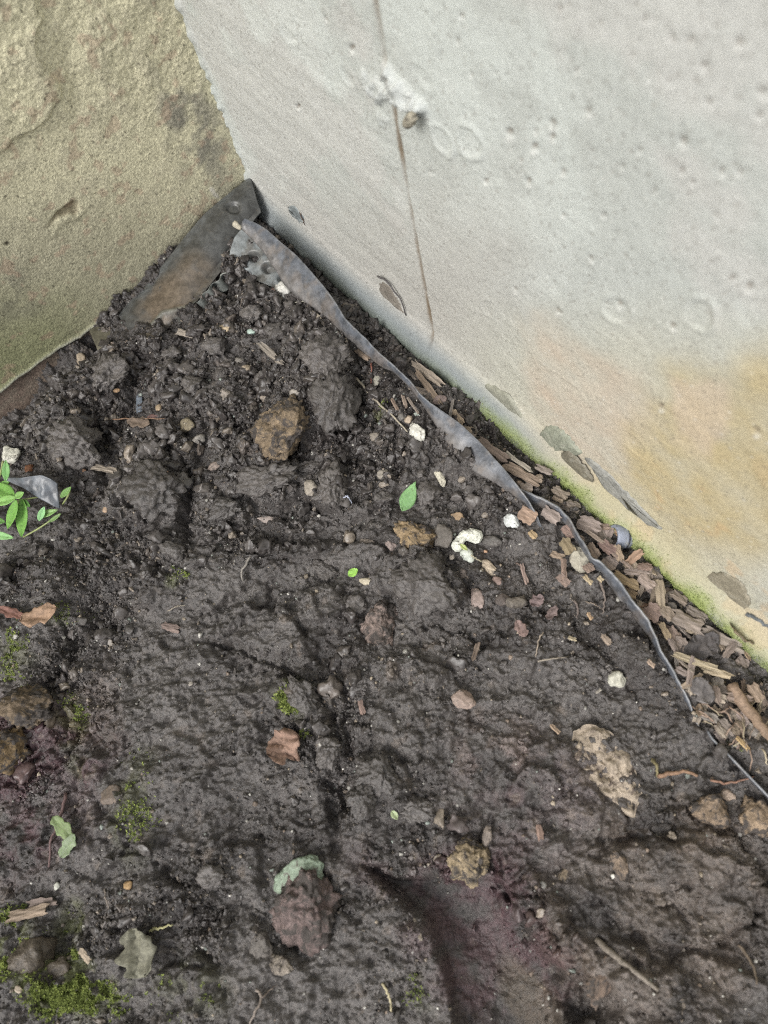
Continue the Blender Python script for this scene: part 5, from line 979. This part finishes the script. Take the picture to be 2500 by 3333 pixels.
# filler litter between strip and wall foot
strip_line = [(1180, 1130), (1370, 1300), (1600, 1540), (1830, 1670), (1925, 1815), (2060, 1956), (2140, 2080), (2240, 2280), (2310, 2400), (2500, 2590)]
wall_line = [(1300, 1140), (1500, 1330), (1740, 1560), (1985, 1725), (2200, 1925), (2380, 2090), (2500, 2190)]
lm = [(1400, 1270, 'behind the strip near the seam'), (1560, 1420, 'behind the widest part of the strip'), (1720, 1560, 'under the brown oval disc'), (1850, 1680, 'between the strip tips and the moss'), (1960, 1760, 'around the plastic plug'),
      (2040, 1850, 'in the bark pile below the plug'), (2120, 1930, 'in the bark pile beside the strip bend'), (2200, 2010, 'around the long layered bark'), (2290, 2110, 'between layered bark and pale stick'), (2360, 2230, 'below the pale yellow stick'), (2440, 2330, 'in the straw at the right edge')]
cols = [('brown', BR), ('dark brown', DB), ('pinkish', PK), ('tan', (146, 124, 98)), ('grey', GB), ('rust brown', (122, 96, 80)), ('pale', (156, 140, 118))]
fr = random.Random(77)
wlp = np.array(wall_line, float); slp = np.array(strip_line, float)
for k in range(118):
    t = fr.random() ** .6; i = t * (len(lm) - 1); y = 1180 + t * 1230
    xs = np.interp(y, slp[:, 1], slp[:, 0]); xw = np.interp(y, wlp[:, 1], wlp[:, 0]) if y < 2190 else 2500
    x = xs + 8 + (xw - xs - 12) * fr.random()
    if x > 2495: x = 2495 - fr.random() * 60
    q = min(lm, key=lambda a: (a[0] - x) ** 2 + (a[1] - y) ** 2)
    cn, cc = fr.choice(cols); g = fr.uniform(.8, 1.1); L_ = fr.uniform(28, 90); an = fr.uniform(0, 3.14) if fr.random() < .4 else fr.gauss(.8, .4); wd = fr.uniform(12, 42) if L_ < 62 else fr.uniform(8, 24)
    sw = 'slender' if L_ / wd > 3.4 else ('oblong' if L_ / wd > 2.1 else 'stubby')
    if k % 3 == 0 and L_ < 62:
        leaf(x - math.cos(an) * L_ / 2, y - math.sin(an) * L_ / 2, x + math.cos(an) * L_ / 2, y + math.sin(an) * L_ / 2, wd * 1.1, tuple(v_ * g for v_ in cc), f'{sw} rounded {cn} husk flake {q[2]}', 'husk_flake', 'husk flake', curl=fr.uniform(-.3, .5), fold=fr.uniform(-.2, .35), crumple=.05, m=M_dry, lift=fr.uniform(-.001, .005), group=f'{sw} {cn} husk flakes {q[2]}', tilt=(fr.uniform(-.4, .4), fr.uniform(-.3, .3)), th=.0009)
        continue
    chip(x - math.cos(an) * L_ / 2, y - math.sin(an) * L_ / 2, x + math.cos(an) * L_ / 2, y + math.sin(an) * L_ / 2, wd, tuple(v_ * g for v_ in cc), f'small {sw} {cn} bark fragment {q[2]}', 'bark_fragment', 'bark fragment', lift=fr.uniform(-.003, .003), group=f'{sw} {cn} bark fragments {q[2]}')
# flat leaves in the litter
for a in [(2255, 2212, 2302, 2298, 52, (104, 96, 94), 'flat grey brown dead leaf beside the end of the strip'), (2215, 2140, 2330, 2080, 60, (66, 60, 60), 'blackened dead leaf under the layered bark'), (2250, 2070, 2330, 2130, 50, (72, 64, 62), 'second blackened dead leaf right of the first'),
          (1727, 1975, 1768, 1950, 34, (128, 98, 96), 'small reddish dead leaf touching the egg-like pebble'), (1680, 2030, 1712, 2075, 32, (150, 112, 102), 'folded pink dead leaf below the egg-like pebble'), (1780, 2020, 1810, 1990, 26, (118, 90, 84), 'crumpled dull red leaf scrap right of the pink leaf')]:
    leaf(*a[:4], a[4], tuple(v_ * .6 + 40 for v_ in a[5]), a[6], 'dead_leaf', 'dead leaf', curl=.3, fold=.15, crumple=.10, shape='torn', m=M_dry, lift=.005)
leaf(425, 1385, 496, 1388, 38, (112, 96, 82), 'brown torn leaf scrap under the red thread root', 'dead_leaf', 'dead leaf', curl=.1, fold=.1, crumple=.06, shape='torn', m=M_dry)
leaf(92, 2035, 212, 1990, 62, (148, 118, 92), 'dry orange brown leaf at the left edge of the soil', 'dead_leaf', 'dead leaf', curl=.3, fold=.2, crumple=.10, shape='torn', m=M_dry, lift=.006)
leaf(8, 1988, 90, 2012, 32, (124, 86, 74), 'reddish dry leaf fragment trailing left of the orange leaf', 'dead_leaf', 'dead leaf', curl=.2, fold=.2, crumple=.10, shape='torn', m=M_dry)
leaf(898, 2465, 985, 2400, 92, (142, 112, 94), 'crumpled orange brown leaf in the middle of the soil', 'dead_leaf', 'dead leaf', curl=.35, fold=-.1, crumple=.17, shape='torn', m=M_dry, lift=.010)
leaf(440, 3020, 500, 3170, 95, (118, 116, 98), 'crumpled grey green leaf at lower left', 'dead_leaf', 'dead leaf', curl=.2, fold=.35, crumple=.13, shape='torn', m=M_dry, lift=.010)
leaf(200, 2660, 235, 2735, 40, (118, 138, 84), 'faded green leaf half pressed in mud beside the long twig', 'wilted_leaf', 'leaf', curl=.05, fold=.1, crumple=.04, shape='torn', lift=.003)
leaf(228, 2790, 262, 2715, 38, (128, 146, 108), 'pale green leaf half pressed in mud, lower of the two', 'wilted_leaf', 'leaf', curl=.05, fold=.1, crumple=.04, shape='torn', lift=.003)
leaf(1316, 1686, 1356, 1580, 50, (124, 176, 106), 'bright green torn leaf standing on the dark soil', 'green_leaf', 'leaf', curl=.15, fold=-.12, crumple=.05, shape='lance', lift=.012, th=.0007, tilt=(.25, .1))
leaf(1142, 1886, 1168, 1858, 32, (140, 196, 48), 'tiny lime green leaf piece beside the cream pebble', 'green_leaf', 'leaf', curl=.2, fold=.15, crumple=.04, lift=.006)
leaf(1500, 1782, 1525, 1808, 16, (172, 186, 98), 'tiny yellow green husk leaf inside the crescent stone', 'green_leaf', 'leaf', curl=.1, fold=.2, lift=.012)
twig([(1522, 1802), (1545, 1820), (1572, 1838)], 6, (160, 152, 126), 'pale stalk running from the yellow green husk past the crescent', name='stalk', cat='stalk', lift=.006)
leaf(1278, 2640, 1300, 2668, 22, (160, 176, 128), 'tiny pale green husk by the wet shining clod', 'seed_husk', 'husk', curl=.6, fold=.5, lift=.004)
# tri-cornered dark plastic piece and the green plant
tri = [P(a, b, h) for a, b, h in [(8, 1556, .050), (60, 1556, .052), (135, 1545, .054), (168, 1560, .05), (186, 1575, .045)]]
trb = [P(a, b, h) for a, b, h in [(14, 1562, .048), (80, 1592, .042), (140, 1628, .036), (180, 1650, .030), (196, 1655, .026)]]
o = sheet('plastic_scrap', tri, trb, 40, 24, M_plastic, lambda us, vs, u, v, W: paint(np.zeros(us.shape + (3,)) + srgb(86, 92, 100), sst(-.2, .6, fbm(W[..., 0] * 80, W[..., 1] * 80, 761, 3)) * .5, srgb(68, 68, 72)), lambda us, vs, u, v, W: .003 * fbm(W[..., 0] * 50, W[..., 1] * 50, 763, 3), .0012)
tag(o, 'dark blue grey triangular plastic scrap over the green plant', 'plastic scrap')
pb = onto(60, 1640); pl = empty('weed_plant', pb); tag(pl, 'low bright green leafy weed at the left edge of the soil', 'plant')
G1, G2, G3 = (108, 166, 52), (128, 182, 78), (84, 138, 46)
h0 = pb[2]
for a in [(52, 1622, -28, 1572, 56, G1, .022, (.15, .1)), (54, 1622, -22, 1640, 44, G2, .026, (.1, 0)), (50, 1622, 78, 1602, 32, G2, .030, (0, .1)), (58, 1630, 24, 1722, 46, G1, .024, (.1, .1)), (78, 1628, 68, 1748, 50, G1, .016, (0, .12)),
          (62, 1626, 100, 1650, 26, G3, .018, (0, 0)), (-30, 1560, 34, 1516, 30, G3, .012, (0, 0)), (14, 1562, 26, 1500, 30, (110, 168, 84), .034, (.2, -.3)), (-10, 1592, 36, 1562, 30, G1, .020, (0, 0)), (-40, 1736, 48, 1752, 30, (128, 184, 104), .020, (.1, 0)),
          (124, 1694, 148, 1650, 26, (132, 190, 120), .030, (.3, -.2)), (122, 1682, 190, 1660, 28, (118, 160, 76), .026, (.1, 0)), (160, 1700, 200, 1672, 18, (120, 154, 80), .020, (0, 0)), (198, 1620, 232, 1585, 26, (112, 156, 72), .020, (.2, 0)), (-60, 1690, 20, 1700, 40, G3, .008, (0, 0)), (-20, 1650, -50, 1720, 40, G3, .010, (0, 0))]:
    leaf(a[0], a[1], a[2], a[3], a[4], a[5], None, 'leaf', None, curl=.12, fold=.22, tilt=a[7], h=h0 + a[6], parent=pl, lift=0, th=.0004)
for pts in [[(56, 1628, .022), (90, 1625, .016), (120, 1618, .010), (150, 1614, .004)], [(60, 1630, .018), (58, 1660, .006), (50, 1690, -.004)], [(76, 1748, .010), (110, 1730, .012), (150, 1705, .016), (195, 1672, .018)], [(10, 1500, .03), (2, 1540, .02), (-10, 1590, .004)], [(230, 1585, .018), (225, 1610, .012), (205, 1640, .004)]]:
    W = interp_pts([P(a, b, h0 + c_) for a, b, c_ in pts], 9); tube('stem', W, [.0011] * 9, M_leaf, (138, 150, 82), parent=pl)
# twigs, roots, straws
TW = [([(220, 2582), (212, 2640), (190, 2700), (172, 2760), (164, 2822)], 10, (112, 88, 86), 'long slim purple brown twig standing on the mud at lower left', 'twig', 'twig'),
      ([(1162, 1235), (1200, 1285), (1250, 1335), (1295, 1375), (1328, 1410)], 8, (156, 146, 126), 'pale straw leading down to the white stone with a hole', 'straw', 'straw'),
      ([(1210, 1185), (1214, 1215), (1208, 1262)], 6, (130, 78, 62), 'short red brown root beside the strip', 'root', 'root'),
      ([(371, 1368), (420, 1372), (480, 1370), (542, 1366)], 5, (140, 108, 82), 'thin reddish thread root crossing above the leaf scrap', 'root', 'root'),
      ([(1940, 3058), (1990, 3100), (2050, 3150), (2140, 3222)], 15, (126, 116, 104), 'grey bare twig lying on the brown soil at lower right', 'twig', 'twig'),
      ([(2400, 3075), (2430, 3110), (2450, 3150), (2460, 3202)], 7, (112, 98, 82), 'thin forked rootlet near the lower right corner', 'root', 'root'),
      ([(2122, 2470), (2138, 2510), (2140, 2530)], 9, (122, 112, 74), 'greenish root tip rising left of the brown root', 'root', 'root'),
      ([(2140, 2528), (2180, 2520), (2225, 2512), (2270, 2525)], 11, (138, 106, 80), 'orange brown root lying right of the big flat stone', 'root', 'root'),
      ([(2310, 2540), (2350, 2550), (2400, 2545), (2450, 2528)], 6, (140, 104, 84), 'thin orange root above the mottled rocks', 'root', 'root'),
      ([(1245, 3200), (1268, 3230), (1276, 3270), (1278, 3295)], 7, (180, 168, 130), 'curved cream straw near the bottom edge', 'straw', 'straw'),
      ([(835, 3220), (858, 3232), (852, 3262), (830, 3300), (812, 3345)], 7, (134, 122, 112), 'branching pale root at the bottom edge', 'root', 'root'),
      ([(852, 3250), (880, 3225), (905, 3200)], 4, (128, 114, 104), 'fine side root of the branching pale root', 'root', 'root'),
      ([(492, 3028), (530, 3018), (568, 3008)], 7, (184, 178, 122), 'yellow stalk pointing right from the crumpled grey green leaf', 'stalk', 'stalk'),
      ([(820, 1815), (800, 1848), (786, 1868), (794, 1895)], 8, (132, 126, 118), 'bent grey twig on the soil left of centre', 'twig', 'twig'),
      ([(1120, 1622), (1136, 1618), (1146, 1642)], 5, (160, 166, 184), 'tiny bluish hooked fibre right of the knobbly clod', 'fibre', 'fibre'),
      ([(1868, 1955), (1880, 1990), (1878, 2015)], 7, (104, 92, 86), 'dark forked twig hanging left of the strip', 'twig', 'twig'),
      ([(1950, 1895), (1962, 1930), (1968, 1960), (1960, 2000)], 7, (112, 100, 92), 'grey knotted twig below the tiny cream wood end', 'twig', 'twig'),
      ([(1768, 2060), (1750, 2090), (1744, 2140)], 5, (150, 136, 120), 'thin pale rootlet on bare soil below the pink leaf', 'root', 'root'),
      ([(1680, 1835), (1695, 1845), (1710, 1880)], 4, (120, 100, 90), 'fine stalk at the top of the pinkish sliver', 'stalk', 'stalk'),
      ([(1750, 2155), (1800, 2148), (1850, 2138)], 5, (140, 130, 116), 'jointed pale stalk lying flat on bare soil', 'stalk', 'stalk'),
      ([(1905, 1960), (1930, 1970), (1960, 1985)], 4, (120, 106, 92), 'short fine twig near the grey knotted one', 'twig', 'twig'),
      ([(345, 2892), (355, 2930), (360, 2960)], 4, (140, 128, 116), 'short grey hook of root above the ochre pebble', 'root', 'root'),
      ([(550, 1990), (580, 1978), (605, 1972)], 4, (146, 136, 120), 'little straight straw on the slope left of the smooth mud', 'straw', 'straw'),
      ([(2368, 2238), (2382, 2262), (2420, 2310), (2462, 2370), (2520, 2440)], 32, (140, 116, 94), 'thick tan stick leaving at the right edge', 'stick', 'stick'),
      ([(1020, 996), (985, 990), (952, 992)], 5, (160, 156, 140), 'white straw bit below the upper strip', 'straw', 'straw'), ([(950, 994), (960, 1008), (974, 1024)], 5, (150, 146, 132), 'second white straw bit joined to the first', 'straw', 'straw'),
      ([(984, 1018), (986, 1035), (988, 1052)], 5, (140, 132, 118), 'short upright straw near the tan chip', 'straw', 'straw'), ([(835, 865), (840, 885), (842, 908)], 6, (150, 138, 116), 'short tan stem standing in the corner below the membrane', 'stem', 'stem'),
      ([(864, 872), (856, 888), (846, 905)], 4, (146, 134, 112), 'thin stem leaning on the short tan one in the corner', 'stem', 'stem'), ([(800, 960), (790, 985), (786, 1005)], 4, (120, 108, 96), 'fine root on the crumbs below the membrane', 'root', 'root'),
      ([(700, 1395), (715, 1408), (728, 1418)], 5, (136, 124, 112), 'short curved root left of the ochre rock', 'root', 'root'), ([(1410, 1765 - 10), (1420, 1735), (1430, 1722)], 3, (130, 120, 110), 'fine fibre over the patchy grey stone', 'fibre', 'fibre')]
for pts, r_, c_, lab, nm, cat in TW: twig(pts, r_ * 1.1, c_, lab, nm, cat, lift=.014 if r_ > 25 else .0028, arch=.002 if r_ < 12 else 0)
k = tube('fibre', interp_pts([LW(a, b, .022) for a, b in [(729, 786), (726, 745), (742, 703), (771, 680)]], 12), [.0009] * 12, M_twig, (168, 150, 118)); tag(k, 'curved pale fibre hanging over the dark sheet in the corner', 'fibre')
o = tube('knob', interp_pts([P(762, 726, .07), P(775, 738, .068), P(786, 744, .066)], 6), [.004, .0045, .004, .0038, .0035, .003], M_twig, (170, 162, 142)); tag(o, 'small white knobbed stub at the top end of the strip', 'stub')
fr = random.Random(5)
for k in range(26):
    x = fr.uniform(2290, 2495); y = fr.uniform(2250, 2560); an = fr.gauss(.9, .9); L_ = fr.uniform(30, 110)
    if (x - 2306) * .83 + 2385 < y + 10 : y = (x - 2306) * .95 + 2385 - fr.uniform(20, 120)
    d = (math.cos(an) * L_ / 2, math.sin(an) * L_ / 2)
    twig([(x - d[0], y - d[1]), (x + fr.uniform(-8, 8), y + fr.uniform(-8, 8)), (x + d[0], y + d[1])], fr.uniform(2.5, 5), (tn := fr.choice([('cream', (172, 158, 128)), ('tan', (150, 132, 108)), ('pinkish', (150, 126, 108)), ('dull brown', (128, 112, 98))]))[1], (lb := f"{'short' if L_ < 60 else ('long' if L_ > 88 else 'medium')} {tn[0]} dry straw {'lying level' if an < .45 else ('lying steep' if an > 1.3 else 'slanting')} in the tangle {'beside the flat dead leaf' if y < 2340 else ('beside the thick tan stick' if x > 2400 else 'above the straight strip')}"), 'straw', 'straw', group=lb + ' group', arch=.006, n=8)

# ------------------------------------------------------------------ loose masses: crumbs, grit, moss
R = np.random.default_rng(99)
def scatter(name, pos, size, cols, base_sub, nvar, flat=.8, sink=.2, m=M_soil, rough=.35):
    V0, F0 = ICO[base_sub]; nV = len(V0); vars_ = []
    for q in range(nvar):
        r = np.random.default_rng(q + 500); V = V0.copy()
        for n_ in r.normal(size=(7, 3)):
            n_ = n_ / np.linalg.norm(n_); d = V @ n_; V = V - np.maximum(d - r.uniform(.5, .85), 0)[:, None] * n_
        V *= (1 + rough * n3d(V, 1.8, q * 11 + 3))[:, None]; vars_.append(V)
    N = len(pos); out = np.empty((N, nV, 3), np.float32); tint = np.empty((N, nV, 3), np.float32)
    for i in range(N):
        V = vars_[i % nvar]; q = R.normal(size=4); q /= np.linalg.norm(q); a, b, c, d = q
        Rm = np.array([[1 - 2 * (c * c + d * d), 2 * (b * c - a * d), 2 * (b * d + a * c)], [2 * (b * c + a * d), 1 - 2 * (b * b + d * d), 2 * (c * d - a * b)], [2 * (b * d - a * c), 2 * (c * d + a * b), 1 - 2 * (b * b + c * c)]])
        s = size[i] * np.array([R.uniform(.8, 1.35), R.uniform(.7, 1.1), R.uniform(.6, 1)])
        W = (V * s) @ Rm.T; W[:, 2] *= flat; out[i] = W + pos[i]; out[i, :, 2] += size[i] * (.5 - sink)
        tint[i] = cols[i]
    Fc = (F0[None] + (np.arange(N) * nV)[:, None, None]).reshape(-1, 3)
    me = mesh_from(name, out.reshape(-1, 3), Fc, False, tint.reshape(-1, 3))
    o = add(name, me, m); o['kind'] = 'stuff'; return o
gi, gj = np.meshgrid(np.arange(gx0, gx1), np.arange(gy0, gy1), indexing='ij'); gi = gi.ravel(); gj = gj.ravel()
ok = (sdr[gi, gj] > SETB + .004) & (sdl[gi, gj] > .004) & (U[gi, gj] > -90) & (U[gi, gj] < 2590) & (V_[gi, gj] < 3420)
gi, gj = gi[ok], gj[ok]
# crumb shapes: rough angular lumps kept outside the scene and instanced by geometry nodes
def crumb_variants(n, sub):
    cl_ = bpy.data.collections.new('crumb_shapes')
    for q in range(n):
        V, Fc = ICO[sub]; V = V.copy(); r_ = np.random.default_rng(q + 900)
        for n_ in r_.normal(size=(9, 3)):
            n_ = n_ / np.linalg.norm(n_); d = V @ n_; V = V - np.maximum(d - r_.uniform(.38, .8), 0)[:, None] * n_ * .95
        V *= (1 + .42 * n3d(V, 1.7, q * 11 + 3) + .22 * n3d(V, 5, q * 7 + 1))[:, None]; V *= np.array([1.15, .9, .8]); V /= np.abs(V).max() / 1.15
        me = mesh_from('crumb_shape', V, Fc, False); me.materials.append(M_crumb); cl_.objects.link(bpy.data.objects.new('crumb_shape', me))
    return cl_
M_crumb = mat('crumb_soil', rough=.43, rough_var=.28, spec=.6, vary=.3, vscale=1.3, bump=.8, bscale=3.2, bdist=.0006)
for n_ in M_crumb.node_tree.nodes:
    if n_.type == 'ATTRIBUTE': n_.attribute_type = 'INSTANCER'
def instance_mass(name, pos, size, cols, coll, seed):
    r_ = np.random.default_rng(seed); N = len(pos)
    me = bpy.data.meshes.new(name); me.vertices.add(N); me.vertices.foreach_set('co', pos.astype(np.float32).ravel())
    a = me.attributes.new('tint', 'FLOAT_COLOR', 'POINT'); c = np.ones((N, 4), np.float32); c[:, :3] = cols; a.data.foreach_set('color', c.ravel())
    a = me.attributes.new('rot', 'FLOAT_VECTOR', 'POINT'); a.data.foreach_set('vector', r_.uniform(-3.14, 3.14, (N, 3)).astype(np.float32).ravel())
    a = me.attributes.new('siz', 'FLOAT_VECTOR', 'POINT'); a.data.foreach_set('vector', (size[:, None] * r_.uniform(.7, 1.25, (N, 3))).astype(np.float32).ravel())
    o = bpy.data.objects.new(name, me); col.objects.link(o); o['kind'] = 'stuff'
    g = bpy.data.node_groups.new(name, 'GeometryNodeTree'); g.interface.new_socket('Geometry', in_out='INPUT', socket_type='NodeSocketGeometry'); g.interface.new_socket('Geometry', in_out='OUTPUT', socket_type='NodeSocketGeometry')
    n = g.nodes; L = g.links; gi_ = n.new('NodeGroupInput'); go = n.new('NodeGroupOutput'); ip = n.new('GeometryNodeInstanceOnPoints'); ci = n.new('GeometryNodeCollectionInfo')
    ci.inputs['Collection'].default_value = coll; ci.inputs['Separate Children'].default_value = True; ci.inputs['Reset Children'].default_value = True
    ip.inputs['Pick Instance'].default_value = True
    def at(nm):
        x = n.new('GeometryNodeInputNamedAttribute'); x.data_type = 'FLOAT_VECTOR'; x.inputs['Name'].default_value = nm; return x.outputs['Attribute']
    L.new(gi_.outputs[0], ip.inputs['Points']); L.new(ci.outputs[0], ip.inputs['Instance']); L.new(at('rot'), ip.inputs['Rotation']); L.new(at('siz'), ip.inputs['Scale']); L.new(ip.outputs[0], go.inputs[0])
    md = o.modifiers.new('crumbs', 'NODES'); md.node_group = g
    return o
CS = crumb_variants(12, 3)
occ = np.array([[a[1], a[2], max(a[3], a[4]) / 2] for a in ST_] + [[(a[0] + a[2]) / 2, (a[1] + a[3]) / 2, math.hypot(a[0] - a[2], a[1] - a[3]) / 2] for a in CH] + [[1335, 1633, 60], [940, 2432, 55], [470, 3095, 80], [150, 2010, 80], [1515, 1775, 55], [1975, 2500, 130], [30, 1640, 150], [130, 1600, 70], [230, 2760, 60], [215, 2700, 50], [2275, 2255, 50], [1745, 1962, 30], [1696, 2050, 30], [460, 1386, 40], [790, 640, 60], [720, 740, 80], [650, 850, 85], [570, 960, 85], [500, 1050, 75], [430, 1110, 50], [760, 760, 60], [690, 920, 60], [610, 1030, 60]])
def crumbs(name, N, wt, smin, smax, alpha, seed, avoid, palette, topgain=0):
    wt = wt / wt.sum(); r_ = np.random.default_rng(seed); pk = r_.choice(len(gi), N, p=wt)
    uu_, vv_ = U[gi[pk], gj[pk]], V_[gi[pk], gj[pk]]
    sz = smin * (1 - r_.random(N) * (1 - (smin / smax) ** alpha)) ** (-1 / alpha)
    if avoid:
        d = np.min(np.hypot(uu_[:, None] - occ[None, :, 0], vv_[:, None] - occ[None, :, 1]) - occ[None, :, 2], axis=1)
        kp = d > sz / .00036 * .8; pk = pk[kp]; sz = sz[kp]
    N = len(pk); z = GZ[gi[pk], gj[pk]] + sz * r_.uniform(-.05, .5, N)
    pos = np.stack([gx[gi[pk]] + r_.uniform(-.0007, .0007, N), gy[gj[pk]] + r_.uniform(-.0007, .0007, N), z], 1)
    base_ = T_SOIL[gi[pk], gj[pk]]; g_ = r_.uniform(.78, 1.3, (N, 1)); c_ = base_ * g_
    lt = r_.random(N) < palette; c_[lt] = srgb(132, 120, 106) * r_.uniform(.6, 1.1, (lt.sum(), 1))
    return instance_mass(name, pos, sz, c_, CS, seed)
patchy = .12 + sst(-.25, .5, fbm(gx[gi] * 24, gy[gj] * 24, 803, 3)); tw = sst(2000, 1150, V_[gi, gj]); cr_ = CR[gi, gj]; dp_ = DEEP[gi, gj] ** 2
nearlip = 1 - np.exp(-(dline(U[gi, gj], V_[gi, gj], [(-400, 1600), (0, 1335), (200, 1205), (310, 1140)]) / 45) ** 4)
crumbs('large_soil_crumbs', 4600, (tw * .9 + .18 * cr_ ** 2) * cr_ * (.5 + patchy) * dp_ * nearlip, .0042, .0125, 2.0, 11, True, .04)
crumbs('soil_crumbs', 24000, (.06 + cr_ ** 1.3) * (.5 + tw) * patchy * dp_ * nearlip, .0014, .0042, 1.8, 12, True, .06)
crumbs('fine_soil_crumbs', 45000, (.04 + cr_ ** 1.3) * patchy * dp_, .0006, .0020, 1.6, 13, False, .06)
wgt = cr_ ** 2.0 * patchy; wgt /= wgt.sum()
N = 2300; pk = R.choice(len(gi), N, p=(wgt * .6 + .4 / len(wgt)) / (wgt * .6 + .4 / len(wgt)).sum()); pos = np.stack([gx[gi[pk]], gy[gj[pk]], GZ[gi[pk], gj[pk]]], 1)
size = (R.gamma(1.5, .00055, N) + .0004).clip(.0004, .0042); pal = np.array([srgb(214, 210, 200), srgb(176, 160, 136), srgb(150, 130, 112), srgb(190, 186, 176), srgb(150, 160, 150)])
scatter('grit', pos, size, pal[R.integers(0, 5, N)] * R.uniform(.45, .95, (N, 1)), 2, 6, m=M_soil)
# moss tufts on soil and on the wall foot
def moss(name, pos, nrm, hgt, tint, seed, per=5):
    r = np.random.default_rng(seed); N = len(pos); V = np.empty((N, per * 3, 3)); 
    for k in range(per):
        a = r.uniform(0, 6.28, N); el = r.uniform(.3, 1.3, N)
        t1 = np.cross(nrm, [0.31, .2, .9]); t1 /= np.linalg.norm(t1, axis=1, keepdims=True); t2 = np.cross(nrm, t1)
        d = (t1 * np.cos(a)[:, None] + t2 * np.sin(a)[:, None]) * np.cos(el)[:, None] + nrm * np.sin(el)[:, None]
        sd = (-t1 * np.sin(a)[:, None] + t2 * np.cos(a)[:, None])
        h = (hgt * r.uniform(.6, 1.3, N))[:, None]; w_ = h * .28
        V[:, k * 3] = pos + sd * w_; V[:, k * 3 + 1] = pos - sd * w_; V[:, k * 3 + 2] = pos + d * h
    Fc = np.arange(N * per * 3).reshape(-1, 3); T = np.repeat(tint, per * 3, axis=0)
    o = add(name, mesh_from(name, V.reshape(-1, 3), Fc, False, T), M_moss); o['kind'] = 'stuff'; return o
mw = np.clip(mossmask(U[gi, gj], V_[gi, gj]), 0, 1) ** 3.0 * sst(-.1, .4, fbm(gx[gi] * 50, gy[gj] * 50, 811, 3)); mw /= mw.sum()
N = 14000; pk = R.choice(len(gi), N, p=mw); pos = np.stack([gx[gi[pk]] + R.normal(0, .0006, N), gy[gj[pk]] + R.normal(0, .0006, N), GZ[gi[pk], gj[pk]] - .0003], 1)
tt_ = R.random((N, 1)); tint = srgb(88, 104, 36) * (1 - tt_) + srgb(152, 166, 66) * tt_
moss('soil_moss', pos, np.tile([0, 0, 1.], (N, 1)), R.uniform(.0010, .0030, N), tint, 5)
mf = np.clip(mossf, 0, 1).ravel() ** 1.5 + 1e-9
mm = (Wv.reshape(-1, 3)[:, 2] > 0) & (Wv.reshape(-1, 3)[:, 2] < .06); mf = mf * mm; mf /= mf.sum()
N = 9000; pk = R.choice(len(mf), N, p=mf); pos = Wv.reshape(-1, 3)[pk] + R.normal(0, .0008, (N, 3)) * np.array([1, 1, .6])
tt_ = R.random((N, 1)); tint = srgb(104, 122, 48) * (1 - tt_) + srgb(160, 170, 96) * tt_
moss('wall_moss', pos, np.tile(rn * .8 + np.array([0, 0, .6]), (N, 1)), R.uniform(.0005, .0013, N), tint, 9, 3)
print('objects', len(bpy.data.objects))
